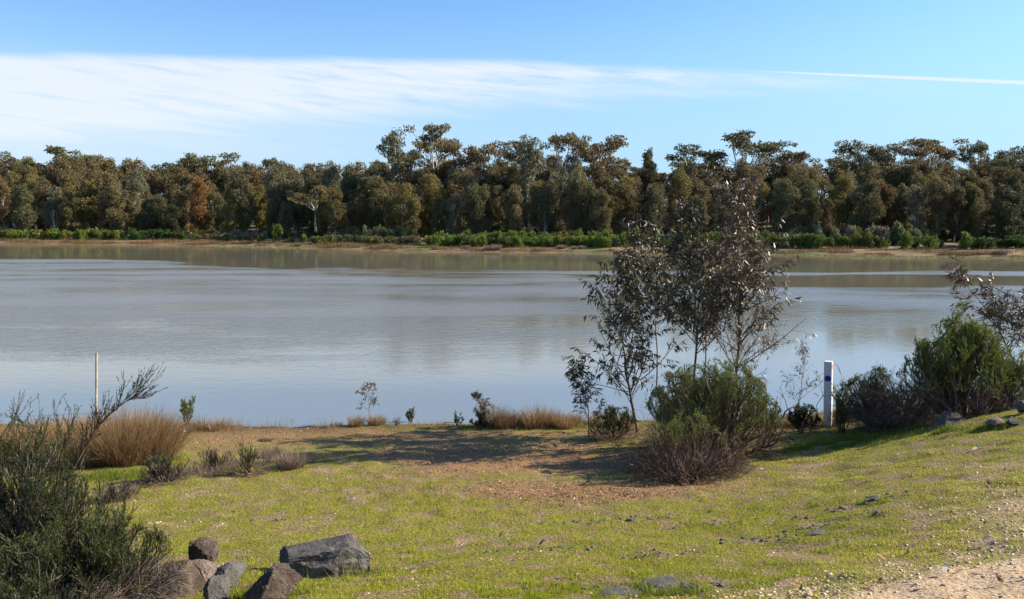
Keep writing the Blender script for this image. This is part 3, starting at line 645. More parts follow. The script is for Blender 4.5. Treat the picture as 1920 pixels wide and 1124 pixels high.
# right-hand bushes
pr = at_d(1790, 800, 11.0); pr[2] = gz(pr[0], pr[1])
shrub('heath_bush', 'large rounded green bush behind the crest rocks at right', pr, 1.75, 1.5, 44, 11, 11, 18, (.025, .05), .006, 'needle_green', 'twig_brown', .42, seed=6, spread=(3, 72), dead=500, twr=1.1)
pr = at_d(1880, 780, 11.0); pr[2] = gz(pr[0], pr[1])
shrub('heath_bush', 'lower green bush at the right edge beside the large rounded bush', pr, 1.3, 1.0, 24, 9, 9, 14, (.02, .045), .005, 'needle_green', 'twig_brown', .35, seed=7, spread=(5, 75), dead=500)
pr = at_d(1690, 800, 11.9); pr[2] = gz(pr[0], pr[1])
shrub('brushwood', 'dark tangle of dead brushwood under the large green bush', pr, 2.0, .85, 34, 10, 8, 0, twig='twig_brown', seed=8, spread=(25, 88), dead=2600, twr=1.15, upb=0.)
pr = at_d(1640, 800, 12.4); pr[2] = gz(pr[0], pr[1])
shrub('heath_bush', 'dark green bush with grey tips between the white post and large bush', pr, 1.5, .95, 24, 9, 9, 10, (.02, .04), .0045, 'needle_dark', 'twig_grey', .3, seed=9, spread=(5, 65), dead=700)
shrub('heath_bush', 'small green sprig bush just right of the white post', sb(1578, 812), .45, .72, 9, 8, 6, 14, (.02, .04), .005, 'needle_green', 'twig_brown', .2, seed=10, spread=(3, 35), dead=150)
shrub('heath_bush', 'dark green bush left of the white post below the bare sapling', sb(1505, 812), .6, .5, 14, 8, 7, 12, (.02, .04), .005, 'needle_dark', 'twig_brown', .2, seed=12, spread=(5, 60), dead=300)
# big left foreground bush
def fb(px, dist): p_ = at_d(px, 1000, dist); p_[2] = gz(p_[0], p_[1]); return p_
shrub('broom_bush', 'tall dark broom bush at the left picture edge with long branch reaching right', fb(45, 4.9), 1.1, 1.08, 40, 12, 9, 14, (.012, .026), .0028, 'needle_dark', 'twig_grey', .42, seed=13, spread=(5, 62), dead=2000, lean=(.03, 0), twr=.95, wisp=.6)
shrub('broom_bush', 'dark feathery broom bush in front of the rocks at lower left', fb(175, 4.6), 1.05, .54, 34, 12, 8, 12, (.012, .026), .0028, 'needle_dark', 'twig_grey', .40, seed=14, spread=(5, 75), dead=2200, lean=(.12, 0), twr=.9, wisp=.6)
shrub('broom_bush', 'low green broom shoots at the bottom left corner', fb(60, 4.1), .9, .55, 20, 10, 8, 12, (.012, .026), .0028, 'needle_dark', 'twig_grey', .25, seed=15, spread=(5, 75), dead=1400, twr=.9)
# long arching branch of the left bush, standing as its own stem
rng = np.random.default_rng(5)
pb0 = fb(120, 5.3); root = thing('broom_branch', 'long arching dark broom branch pointing right above the brown tussock', 'branch', pb0)
pts = [(120, 960), (125, 905), (150, 855), (182, 800), (215, 768), (244, 748), (262, 744)]
P = np.array([at_d(a, b_, 5.3) for a, b_ in pts]) - pb0; P[0] = (0, 0, -.03); P = np.array([[np.interp(s, range(7), P[:, k]) for k in range(3)] for s in np.linspace(0, 6, 12)])
Rr = np.linspace(.009, .002, 12)
P1, R1, _ = grow(P[None], Rr[None], 46, (.2, .93), (10, 38), (.07, .16), .15, 5, .08, .5); P2, R2, _ = grow(P1, R1, 5, (.2, 1.), (10, 35), (.3, .6), .2, 4, .1, .6)
tb = MB(); tb.tubes(P[None], Rr[None], 5); tb.tubes(P1, np.maximum(R1, .0015), 3); tb.tubes(P2, np.maximum(R2, .001), 3); tb.build('stems', M['twig_brown'], root)
nb_ = MB(); p, dd = along(P2, 12, .1, 1.); ld = unit(dd + rdir(len(p)) * .4); nb_.leaves(p, ld, perp(ld), .02, .003, np.clip(rng.normal(.35, .2, len(p)), 0, 1)); nb_.build('foliage', M['needle_dark'], root)
# small bushes on the bank
shrub('heath_bush', 'small green shoot bush on the shore beside the big brown tussock', sb(347, 800), .45, .5, 8, 7, 5, 12, (.03, .06), .005, 'needle_green', 'twig_grey', .45, seed=17, spread=(5, 40), twr=.9)
shrub('dead_shrub', 'mauve-grey dead shrub on the grass in front of the brown tussock', sb(310, 905), .75, .42, 22, 9, 7, 0, twig='twig_grey', seed=18, spread=(5, 70), dead=500)
shrub('dead_shrub', 'mauve-grey dead shrub patch with dark green sprigs, left of centre', sb(468, 893), .5, .42, 12, 7, 5, 4, (.015, .03), .004, 'needle_dark', 'twig_brown', .1, seed=19, spread=(5, 55), dead=300)
shrub('dead_shrub', 'small pale dead shrub low in the grass beside the left bush', sb(215, 938), .6, .25, 16, 8, 7, 0, twig='twig_grey', seed=20, spread=(15, 75), dead=400)
shrub('dead_shrub', 'short dead grey shrub between the two mauve-grey shrubs', sb(405, 880), .7, .3, 20, 8, 7, 0, twig='twig_grey', seed=21, spread=(10, 75), dead=300)
shrub('heath_bush', 'small dark green bush at the foot of the shore seedling', sb(905, 802), .5, .28, 14, 7, 6, 10, (.02, .04), .005, 'needle_dark', 'twig_brown', .1, seed=22, spread=(5, 65))
shrub('heath_bush', 'thin upright dark green sprig on the shore right of centre', sb(858, 800), .2, .32, 5, 5, 4, 6, (.02, .04), .005, 'needle_green', 'twig_brown', .1, seed=23, spread=(3, 25), twr=.8)
shrub('heath_bush', 'small pale green sprig at the water edge near picture centre', sb(772, 792), .2, .27, 6, 7, 4, 8, (.02, .04), .005, 'needle_green', 'twig_grey', .1, seed=24, spread=(3, 30))
shrub('heath_bush', 'little leafless sprig on the shore right of the central reed tuft', sb(745, 800), .2, .2, 6, 6, 4, 0, twig='twig_brown', seed=25, spread=(3, 35))

# ------------------------------------------------------------------ tussocks
def tussock(label, base, w_, h_, n_, mat='straw', seed=0, wid=.004, group=None, droop=.5, cat='tussock', name='tussock', d=None, loose=.13):
    rr = np.random.default_rng(seed + 900); d = w_ if d is None else d
    a = rr.random(n_) * 6.283; r = np.sqrt(rr.random(n_)); u = np.cos(a) * r; v = np.sin(a) * r
    p = np.stack([u * w_ * .38, v * d * .38, np.zeros(n_) - .02], 1)
    dirs = unit(np.stack([u * .34 + rr.normal(0, loose, n_), v * .34 + rr.normal(0, loose, n_), np.ones(n_)], 1))
    b_ = unit(np.stack([u + rr.normal(0, .5, n_), v + rr.normal(0, .5, n_), np.zeros(n_) - .35], 1)) * (droop * 1.5 * rr.random(n_)**1.3)[:, None]
    L = h_ * (.45 + .6 * rr.random(n_)**.7) * (1.1 - .3 * r)
    t2 = rr.random(n_) * 6.283; side = np.stack([np.cos(t2), np.sin(t2), np.zeros(n_)], 1)
    mb = MB(); p[:, 2] += terrain(base[0] + p[:, 0], base[1] + p[:, 1]) - base[2]
    mb.blades(p, dirs, side, L, wid, np.clip(rr.normal(.5, .22, n_), 0, 1), b_)
    o = mb.build(name, M[mat]); o.location = base; return tag(o, label, cat, group)
def lo(p_): q = np.array(p_, float); q[2] = gz(q[0], q[1]); return q
c0 = gp(180, 884)
tussock('big brown sedge tussock on the left bank, tallest of the brown grass', lo((c0[0] + .05, c0[1] + .6, 0)), 1.15, 1.12, 4600, 'straw', 1, .005, d=1.1, loose=.26)
tussock('rounded brown tussock against the right flank of the tallest one', lo((c0[0] + .38, c0[1] + .85, 0)), .9, .95, 3400, 'straw', 31, .005, loose=.26)
tussock('short straw tussock at the left front of the tallest one', lo((c0[0] - .4, c0[1] + .35, 0)), .95, .75, 2800, 'straw', 32, .005, loose=.28)
tussock('straw-brown tussock directly left of the tallest one, behind the bush', lo((c0[0] - .95, c0[1] + .9, 0)), 1.3, .8, 3800, 'straw', 2, .005, loose=.25)
tussock('straw-brown tussock cut by the left picture edge', lo((c0[0] - 1.9, c0[1] + .7, 0)), 1.5, .72, 4200, 'straw', 3, .005, loose=.25)
tussock('orange-brown tussock low at the left edge before the water', lo((c0[0] - 1.5, c0[1] + 1.6, 0)), 1.5, .66, 3600, 'straw', 30, .005, loose=.25)
tussock('brown-mauve tuft standing on the grass left of centre', gp(548, 876), .42, .36, 900, 'mauve_straw', 4, .004)
tussock('pale mauve grass tuft between the dead shrubs and brown-mauve tuft', gp(505, 858), .5, .28, 700, 'mauve_straw', 5, .004)
tussock('short brown reed tuft around the pale shore seedling, left part', gp(668, 800), .32, .30, 550, 'straw', 6, .005)
tussock('short brown reed tuft around the pale shore seedling, right part', gp(706, 797), .36, .30, 550, 'straw', 7, .005)
tussock('low brown reed tuft left of the pale shore seedling', gp(630, 800), .28, .16, 260, 'straw', 8, .005)
k = 0
for px in range(925, 1060, 19):
    k += 1; tussock('short brown reed clump in the row on the shore left of the saplings', gp(px, 799 + (k % 3) * 2), (.42), .36 + .09 * (k * 7 % 4), 460, 'straw', 20 + k, .005, 'reed clumps in a row on the shore left of the saplings')
for i_, px in enumerate((1030, 1075, 1120, 1165)): tussock('reed clump behind the drooping gum seedling', gp(px, 796), .38, .36, 380, 'straw', 50 + i_, .005, 'reed clumps behind the gum seedling')
for i_, px in enumerate((1445, 1475, 1500, 1530, 1565)): tussock('orange-brown reed clump on the shore behind the white post', gp(px, 800), .42, .38, 420, 'straw', 60 + i_, .005, 'reed clumps behind the white post')
for i_, (px, py) in enumerate(((345, 812), (375, 806), (410, 806), (325, 828))): tussock('thin straw clump on the shore right of the big tussock', gp(px, py), .42, .34, 300, 'straw', 70 + i_, .005, 'thin straw clumps on the left shore')
for i_, (px, py) in enumerate(((290, 905), (330, 895), (365, 888), (395, 893), (425, 882), (450, 876), (485, 872), (520, 866), (570, 868), (600, 860), (240, 925))): tussock('short mauve-brown grass tuft among the dead shrubs left of centre', gp(px, py), .38, .16 + .05 * (i_ % 3), 240, 'mauve_straw', 90 + i_, .004, 'mauve-brown grass tufts among the dead shrubs', loose=.25)
tussock('bright green leafy tuft at the right foot of the big tussock', gp(292, 868), .4, .2, 500, 'lush_grass', 80, .008, name='green_tuft', cat='plant')
# reed blades scattered along the waterline
mb = MB(); rng = np.random.default_rng(77); n_ = 7000; x = rng.random(n_) * 17 - 8.5
y = 14.8 + rng.normal(0, .35, n_); z = terrain(x, y); k = (vnoise(x * 2.1, 4.) > .05) & (z > -.08); x, y, z = x[k], y[k], z[k]; n_ = len(x)
add_grass(mb, x, y, np.maximum(z, -.05), .03, .16, .006, rng.random(n_))
tag(mb.build('shore_reeds', M['reed_green']), 'sparse green and straw reed blades along the near waterline', 'reeds', kind='stuff')

mb = MB(); n_ = 26000; x = rng.random(n_) * 16.5 - 8.2; y = 14.45 + rng.normal(0, .32, n_); z = terrain(x, y)
k = (fbm(x * 1.3, y * 2.5, 44., 3) > -.15) & (z > .0); x, y, z = x[k], y[k], z[k]; hh_ = .25 + 1.1 * sstep(fbm(x * 1.7, y * 1.7, 47., 3), 0, .5)
add_grass(mb, x, y, z, .03 * hh_, .22 * hh_, .005, np.clip(rng.normal(.5, .2, len(x)), 0, 1))
tag(mb.build('dry_shore_grass', M['straw']), 'ragged strip of dry straw-coloured grass along the near shore', 'grass', kind='stuff')

# ------------------------------------------------------------------ posts
def box(bm, c_, s_, bev=.004):
    r = bmesh.ops.create_cube(bm, size=1); vs = r['verts']
    for v in vs: v.co = Vector((v.co.x * s_[0] + c_[0], v.co.y * s_[1] + c_[1], v.co.z * s_[2] + c_[2]))
    if bev: bmesh.ops.bevel(bm, geom=list({e for v in vs for e in v.link_edges}), offset=bev, segments=2, affect='EDGES')
def bobj(name, bm, mat, parent): me = bpy.data.meshes.new(name); bm.to_mesh(me); bm.free(); me.materials.append(mat); return link(name, me, parent)
bp = gp(1552, 803); dpost = bp[1]
hp = at_d(1549, 678, dpost)[2] - bp[2]
root = thing('trail_post', 'white square trail marker post with a blue disc near its top', 'post', bp)
bm = bmesh.new(); box(bm, (0, 0, hp / 2 - .1), (.125, .115, hp + .2), .005); bobj('shaft', bm, M['white_paint'], root)
bm = bmesh.new(); bmesh.ops.create_cone(bm, cap_ends=True, segments=40, radius1=.051, radius2=.049, depth=.006)
bmesh.ops.rotate(bm, verts=bm.verts, cent=(0, 0, 0), matrix=__import__('mathutils').Matrix.Rotation(R(90), 3, 'X'))
for v in bm.verts: v.co += Vector((0, -.0608, hp - .285))
o = bobj('marker_disc', bm, M['blue'], root); o['label'] = 'blue marker disc'
bm = bmesh.new(); prof = [(-.035, -.012), (.0, -.012), (.0, -.045), (.048, .0), (.0, .045), (.0, .012), (-.035, .012)]
a_ = [bm.verts.new((.0628, s_[1], hp - .10 + s_[0] * 1.3)) for s_ in prof]; b_ = [bm.verts.new((.0655, s_[1], hp - .10 + s_[0] * 1.3)) for s_ in prof]
bm.faces.new(a_); bm.faces.new(b_[::-1])
for i_ in range(7): bm.faces.new((a_[i_], b_[i_], b_[(i_ + 1) % 7], a_[(i_ + 1) % 7]))
bmesh.ops.recalc_face_normals(bm, faces=bm.faces); o = bobj('arrow_marker', bm, M['orange'], root); o['label'] = 'orange-red arrow marker'
root.rotation_euler = (0, R(-1.5), -R(31))
b = at_z(180, 775, 0.0); b[2] = gz(b[0], b[1]); tp = at_d(181, 662, b[1])
mb = MB(); tt = np.linspace(0, 1, 6)[:, None]; P = (tp - b) * tt; P[0, 2] -= .2; rng = np.random.default_rng(1); P = P + rng.normal(0, .004, P.shape)
mb.tubes(P[None], np.full((1, 6), .024), 8); P2 = np.array([P[-1], P[-1] + [0, 0, .003]]); mb.tubes(P2[None], np.array([[.024, .001]]), 8)
o = mb.build('timber_stake', M['grey_timber'], smooth=False); o.location = b; tag(o, 'thin weathered timber stake standing at the water edge on the left', 'stake')

# ------------------------------------------------------------------ dead wood
def limb(name, label, pts, r0, mat='dead_wood', twigs=0, seed=0, cat='branch', r1=.3):
    rr = np.random.default_rng(seed); P = np.array(pts, float); o0 = P[0].copy(); P = P - o0
    K = 14; q = np.linspace(0, len(P) - 1, K); P = np.stack([np.interp(q, range(len(P)), P[:, k_]) for k_ in range(3)], 1) + rr.normal(0, r0 * .35, (K, 3))
    Rr = r0 * np.linspace(1, r1, K) * (1 + .12 * rr.normal(size=K)); mb = MB(); mb.tubes(P[None], Rr[None], 8)
    mb.tubes(np.array([[P[0], P[0] + (P[0] - P[1]) * .05]]), np.array([[Rr[0], .002]]), 8)
    if twigs:
        global rng; rng = rr; P1, R1, _ = grow(P[None], Rr[None], twigs, (.2, 1.), (25, 60), (.2, .5), .1, 6, .14, .5); P2, R2, _ = grow(P1, R1, 3, (.3, 1.), (20, 50), (.3, .5), .05, 5, .14, .6)
        mb.tubes(P1, np.maximum(R1, .003), 4); mb.tubes(P2, np.maximum(R2, .002), 3)
    o = mb.build(name, M[mat], smooth=True); o.location = o0; return tag(o, label, cat)
def g2(px, py, dz_=.02): p_ = gp(px, py); p_[2] += dz_; return p_
a = gp(1668, 803); limb('fallen_branch', 'pale curved dead branch leaning out of the dark brushwood', [a + [0, 0, .01], at_d(1690, 783, a[1] + .1), at_d(1712, 760, a[1] + .2), at_d(1722, 745, a[1] + .35), at_d(1700, 733, a[1] + .6)], .014, seed=1, r1=.6)
limb('fallen_branch', 'long dead stick lying flat on the grass right of the brown bush', [g2(1375, 850), g2(1420, 852, .03), g2(1478, 853)], .022, seed=2)
a = gp(1440, 835); limb('fallen_branch', 'dark forked dead limb sticking up right of the green bush', [a, at_d(1455, 800, a[1]), at_d(1475, 770, a[1] + .1), at_d(1500, 758, a[1] + .2)], .02, 'dark_bark', 5, 3)
a = gp(1490, 828); limb('fallen_branch', 'dark dead branch lying toward the foot of the white post', [a, at_d(1465, 805, a[1]), at_d(1440, 792, a[1] + .1)], .016, 'dark_bark', 4, 4)
limb('fallen_branch', 'thin dark stick lying on the litter left of the brown bush', [g2(1155, 858), g2(1190, 853, .03), g2(1215, 850)], .010, 'dark_bark', 2, 5)
a = gp(1500, 800); limb('fallen_branch', 'bare curved twig rising beside the white post', [gp(1538, 798), at_d(1530, 760, bp[1] + .45), at_d(1550, 735, bp[1] + .45), at_d(1592, 712, bp[1] + .45)], .007, 'dark_bark', 5, 6)
a = gp(333, 830); limb('log_stump', 'short weathered stump piece beside the big brown tussock', [a, a + [.05, .1, .16], a + [.09, .15, .27]], .045, 'dead_wood', 0, 7, 'stump', .8)
for i_, (px, py, lab) in enumerate(((960, 800, 'bleached driftwood piece on the shore in front of the reeds'), (600, 805, 'thin orange-brown driftwood on the shore left of the seedling'), (830, 798, 'pale driftwood stick at the water edge near centre'))):
    a = g2(px, py, .03); limb('driftwood', lab, [a, a + [.12, .03, .02], a + [.26, .02, 0]], .012, 'dead_wood', 3, 20 + i_, 'driftwood')
# pale pieces of bark and leaf on the grass
for i_, (px, py, s_, rz, lab) in enumerate(((1768, 1083, .085, .9, 'cream curled leaf lying on the gravel at lower right'), (1822, 849, .12, .5, 'cream piece of bark on the grass below the crest rocks'),
        (1679, 857, .08, .1, 'small white leaf piece on the right slope, left of the cream bark'), (948, 1018, .06, .2, 'small white leaf on the lower grass right of the boulder'), (855, 930, .06, .3, 'tan pebble-like leaf beside the middle shadow'))):
    mb = MB(); d_ = np.array([[math.cos(rz), math.sin(rz), .25]]); s2 = unit(np.cross(d_, [[0, 0, 1.]]))
    for kk in range(2): mb.leaves(np.array([[0, 0, .015 + .004 * kk]]), unit(d_), s2, s_, s_ * .32, np.array([.97]), np.array([[0, 0, .35]]))
    o = mb.build('fallen_leaf', M['litter']); o.location = gp(px, py); tag(o, lab, 'leaf')

# ------------------------------------------------------------------ far trees
def clump(mb, c_, r, n_, L=(.28, .5), droop=.5, tb_=0., shell=.55):
    if L[0] > .15: n_ = int(n_ * 1.35); L = (L[0] * .85, L[1] * .85)
    d = rdir(n_); rad = (shell + (1 - shell) * rng.random(n_))[:, None]**.8; p = np.asarray(c_) + d * rad * np.asarray(r)
    ld = unit(rdir(n_) + np.array([0, 0, -droop])); l_ = L[0] + (L[1] - L[0]) * rng.random(n_)
    mb.leaves(p, ld, perp(ld), l_, l_ * .5, np.clip(rng.normal(.45 + tb_, .2, n_), 0, 1))
def limbs(tb, starts, ends, r):
    n_ = len(starts); t_ = np.linspace(0, 1, 6)[None, :, None]; S = np.array(starts)[:, None]; E = np.array(ends)[:, None]
    P = S + (E - S) * t_ + np.array([0, 0, -1.]) * (np.linalg.norm(E - S, axis=2, keepdims=True) * .12 * np.sin(t_ * math.pi)) + rng.normal(0, .08, (n_, 6, 3)) * np.sin(t_ * math.pi)
    tb.tubes(P, np.asarray(r)[:, None] * np.linspace(1, .35, 6)[None], 5)
def tree_meshes(kind, seed):
    """about 10 m tall eucalypts: 'column' shaggy crown, 'umbrella' open crown on long limbs, 'dome' dense low crown, 'slim' thin crown"""
    global rng; rng = np.random.default_rng(seed + 500); tb = MB(); cb = MB(); h = 10.
    if kind == 'umbrella':
        fork = h * rng.uniform(.42, .55); P = np.array([[0, 0, -.3], [rng.normal(0, .1), rng.normal(0, .1), fork * .5], [rng.normal(0, .25), rng.normal(0, .25), fork]])
        P = np.stack([np.interp(np.linspace(0, 2, 8), range(3), P[:, k]) for k in range(3)], 1); tb.tubes(P[None], np.linspace(.17, .11, 8)[None], 8)
        nl_ = rng.integers(5, 8); S, E, Rr = [], [], []
        for k in range(nl_):
            a = k * 6.283 / nl_ + rng.normal(0, .3); rad = rng.uniform(.4, 2.7); hh = h * (1.0 - .045 * rad**1.6) - .45 - rng.uniform(0, 1.3)
            e = np.array([math.cos(a) * rad, math.sin(a) * rad, hh]); s = P[-1] + (P[-2] - P[-1]) * rng.random(); S.append(s); E.append(e); Rr.append(.10)
            for j in range(rng.integers(2, 5)):
                off = np.array([rng.normal(0, .75), rng.normal(0, .75), rng.uniform(-.7, .35)]); e2 = e + off; m_ = s + (e - s) * rng.uniform(.5, .85); S.append(m_); E.append(e2); Rr.append(.04)
                clump(cb, e2, (rng.uniform(.5, .85), rng.uniform(.5, .85), rng.uniform(.22, .36)), 80, (.2, .4), .3, .04)
            clump(cb, e + [0, 0, .1], (.85, .85, .36), 120, (.2, .4), .3, .08)
        for k in range(rng.integers(2, 5)):
            a = rng.random() * 6.283; rad = rng.uniform(1., 2.); e = np.array([math.cos(a) * rad, math.sin(a) * rad, fork + rng.uniform(.2, 2.)]); S.append(P[-2]); E.append(e); Rr.append(.05)
            clump(cb, e, (.9, .9, .5), 130, (.2, .4), .4, -.05)
        limbs(tb, S, E, Rr)
    else:
        spec = dict(column=(.24, 1.75, 34, .19), dome=(.04, 2.6, 40, .16), slim=(.3, 1.25, 22, .12))[kind]
        c0_, rw, nc, tr_ = spec; nt = 1 if kind != 'dome' else 2
        for q in range(nt):
            P = np.array([[q * .3, 0, -.3], [rng.normal(0, .25) + q * .8, rng.normal(0, .2), h * .35], [rng.normal(0, .35) - q * .5, rng.normal(0, .35), h * .9]])
            P = np.stack([np.interp(np.linspace(0, 2, 9), range(3), P[:, k]) for k in range(3)], 1); tb.tubes(P[None], np.linspace(tr_, .03, 9)[None], 7)
        S, E = [], []; ph = rng.random() * 6
        for k in range(nc):
            f = (k + rng.random()) / nc; zz = h * (c0_ + (1 - c0_) * f)
            env = rw * (math.sin(math.pi * min(1, max(0, .12 + f * .80)))**.6) * (1 + .3 * math.sin(ph + f * 11))
            a = rng.random() * 6.283; rr_ = env * rng.uniform(.35, 1.)
            e = np.array([math.cos(a) * rr_, math.sin(a) * rr_, zz - .5])
            s = P[min(8, max(1, int(f * 6) + 1))]; S.append(s); E.append(e)
            rs = rng.uniform(.65, 1.1) * (.85 if kind == 'slim' else 1.) * (1.15 if kind == 'dome' else 1)
            clump(cb, e, (rs, rs, rs * rng.uniform(.8, 1.25)), int(165 * rs * rs), (.2, .42), .6 if kind != 'dome' else .2, rng.normal(0, .1))
            # billows hanging round each mass
            for j in range(3):
                o_ = rdir(1)[0] * rs * .8; clump(cb, e + o_, (rs * .45,) * 3, 38, (.18, .36), .6, rng.normal(.04, .12))
        limbs(tb, S, E, np.full(len(S), .045))
    return tb, cb
protos = {}
def proto(kind, seed, bark):
    key = (kind, seed, bark)
    if key not in protos:
        tb, cb = tree_meshes(kind, seed)
        root = bpy.data.objects.new('gum_tree', None); C.objects.link(root)
        ps = [tb.build('trunk', M[bark], root, True), cb.build('crown', M['forest'], root)]
        protos[key] = [root, ps, True]
    return protos[key]
OLIVE = [(.115, .105, .052), (.125, .105, .048), (.10, .098, .052), (.135, .115, .06), (.09, .088, .045)]
BROWN = [(.12, .094, .05), (.13, .096, .05), (.112, .09, .05)]
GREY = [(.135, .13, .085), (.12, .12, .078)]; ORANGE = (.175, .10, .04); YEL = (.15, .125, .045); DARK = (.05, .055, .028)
def tree(px, ytop, dist, kind, seed, col, label, wsc=1., bark='dark_bark', group=None, base=None):
    x = (px - 960) / F * dist / cP * 1.0; p_ = at_d(px, 430, dist); x = p_[0]; zb = gz(x, dist); zt = at_d(px, ytop, dist)[2]; hh = (zt - zb) / 10.
    pr_ = proto(kind, seed, bark); o = dup(pr_[0], pr_[1], (x, dist, zb), rnd.random() * 6.28, (hh * wsc, hh * wsc, hh), col, label, 'tree', group, pr_[2]); pr_[2] = False
    return o
def sh_d(px): # depth of the far shoreline under a picture column
    dd = 100.
    for _ in range(6): dd = float(shore(np.array([(px - 960) / F * dd]))[0])
    return dd
# individually recognisable trees: px, top, metres behind the shoreline, kind, seed, colour, width, bark, label
N_ = [
 (103,350,16,'slim',1,GREY[0],1.25,'pale_bark','small grey-leaved gum with slim white trunk at the left front of the forest'),
 (376,333,20,'column',1,ORANGE,.85,'dark_bark','gum tree with rust-orange crown in the left half of the forest'),
 (172,335,20,'slim',2,YEL,1.2,'dark_bark','narrow gum with orange-tinted top near the left of the forest'),
 (215,326,22,'column',2,OLIVE[0],.8,'dark_bark','broad olive gum right of the narrow orange-tipped gum'),
 (592,342,21,'umbrella',1,OLIVE[1],1.25,'pale_bark','spreading gum with pale forked trunk beside the pale track'),
 (646,380,19,'dome',1,ORANGE,.75,'dark_bark','small rust-red tree low in the forest front, left of centre'),
 (285,372,17,'dome',2,DARK,1.0,'dark_bark','dense dark green low tree at the left forest front, left piece'),
 (325,385,15,'dome',3,DARK,1.2,'dark_bark','dense dark green low tree at the left forest front, right piece'),
 (515,312,24,'column',3,GREY[1],.75,'dark_bark','large pale olive shaggy gum left of the spreading gum'),
 (622,305,27,'column',1,GREY[0],.6,'dark_bark','tall pale olive gum standing above the spreading gum'),
 (885,330,22,'column',4,OLIVE[2],.7,'pale_bark','gum with pale V-forked trunk in the middle of the forest front'),
 (800,326,27,'dome',1,YEL,.9,'dark_bark','rounded gum with yellow-green top left of centre'),
 (705,330,24,'column',2,OLIVE[0],.9,'dark_bark','broad dark olive gum left of the yellow-topped one'),
 (994,258,24,'slim',3,GREY[1],.9,'pale_bark','tall slender gum with straight white trunk at forest centre'),
 (1010,345,20,'slim',2,OLIVE[2],.9,'pale_bark','thin white-trunked gum right of the tall slender one'),
 (1022,350,20,'slim',1,OLIVE[2],.9,'pale_bark','thin leaning white-trunked gum, second right of the tall slender one'),
 (1082,306,21,'column',3,GREY[0],.72,'dark_bark','dense grey-green gum with foliage to the ground, right of white trunks'),
 (1172,330,24,'slim',4,YEL,1.3,'dark_bark','yellow-topped gum behind the left side of the sapling clump'),
 (1275,318,24,'column',4,YEL,.7,'dark_bark','yellow-brown gum seen behind the sapling clump top'),
 (1500,308,26,'dome',4,OLIVE[3],.8,'dark_bark','rounded brownish gum just right of the tallest sapling'),
 (1578,322,20,'column',2,YEL,.8,'dark_bark','gum with sunlit golden-olive crown right of the saplings'),
 (1655,338,20,'dome',2,(.13,.075,.035),.7,'dark_bark','dark reddish-brown rounded tree in the right forest front'),
 (1716,350,17,'slim',3,GREY[0],1.3,'pale_bark','small pale-leaved gum standing before the dark right-hand trees'),
 (1745,325,24,'column',1,YEL,.6,'dark_bark','slim gum with golden top behind the small pale gum'),
 (1812,344,19,'column',3,(.13,.14,.05),.75,'dark_bark','yellow-green gum near the right end of the forest'),
 (1890,350,14,'dome',3,DARK,1.3,'dark_bark','very dark shaded tree at the right picture edge'),  # shade at this end is part of the dark tint
 # skyline trees
 (32,275,48,'umbrella',2,OLIVE[4],.55,'dark_bark','small tuft-topped gum on the skyline at far left'),
 (122,267,50,'umbrella',3,OLIVE[4],.95,'dark_bark','wide open-crowned gum on the left skyline'),
 (172,275,50,'umbrella',4,OLIVE[4],.6,'dark_bark','gum right beside the wide open-crowned gum on the left skyline'),
 (352,278,50,'umbrella',1,OLIVE[4],.7,'dark_bark','open gum above the rust-orange tree, on the skyline'),
 (408,277,52,'umbrella',2,OLIVE[4],.85,'dark_bark','rounded skyline gum between the open gum and the lone tuft'),
 (507,277,46,'umbrella',4,OLIVE[4],.42,'dark_bark','lone bushy tuft of a gum above the skyline left of centre'),
 (748,243,38,'slim',1,GREY[1],1.0,'pale_bark','pale grey drooping gum at the left end of the tall group'),
 (820,222,46,'umbrella',3,OLIVE[3],.62,'pale_bark','tallest pale-limbed gum with umbrella crown left of centre'),
 (775,262,44,'umbrella',4,BROWN[2],.6,'dark_bark','shorter brown gum between the pale drooping and tallest gum'),
 (868,254,44,'umbrella',1,BROWN[0],.65,'dark_bark','brown-crowned gum just right of the tallest umbrella gum'),
 (915,252,44,'umbrella',2,BROWN[1],.72,'dark_bark','broad brown domed gum left of the skyline notch'),
 (972,254,46,'umbrella',3,OLIVE[4],.5,'dark_bark','dark flat-topped gum right of the skyline notch'),
 (1050,224,42,'umbrella',4,OLIVE[3],.6,'pale_bark','tall pale-limbed gum with clumped crown right of centre'),
 (1128,243,46,'umbrella',1,BROWN[2],.85,'dark_bark','broad dark brown umbrella gum right of the tall clumped one'),
 (1213,278,52,'slim',2,OLIVE[4],.8,'dark_bark','thin wispy gum on the skyline left of the saplings'),
 (1300,262,50,'umbrella',2,DARK,.9,'dark_bark','dark wide gum on the skyline above the sapling clump left side'),
 (1390,237,44,'umbrella',3,OLIVE[4],.95,'dark_bark','large layered umbrella gum directly above the tallest sapling'),
 (1490,262,48,'umbrella',4,BROWN[2],.7,'dark_bark','brown sloping gum right of the large layered umbrella gum'),
 (1600,253,46,'umbrella',1,OLIVE[4],.8,'dark_bark','grey-crowned umbrella gum at the left of the right skyline group'),
 (1672,252,50,'umbrella',2,GREY[1],.85,'pale_bark','layered pale umbrella gum in the middle of the right skyline group'),
 (1730,250,46,'umbrella',3,BROWN[2],.85,'dark_bark','broad brown umbrella gum in the right skyline group'),
 (1832,243,42,'umbrella',4,OLIVE[2],.45,'dark_bark','narrow tufted gum rising above the right skyline'),
 (1895,262,44,'umbrella',1,OLIVE[2],.7,'dark_bark','olive gum on the skyline at the right picture edge'),
]
for (px, yt, off, kind, sd_, col, wsc, bark, lab) in N_:
    if kind == 'umbrella' and off > 40: wsc *= 1.3; bark = 'pale_bark'
    tree(px, yt, sh_d(px) + off, kind, sd_, col, lab, wsc, bark, 'gum trees across the lake')
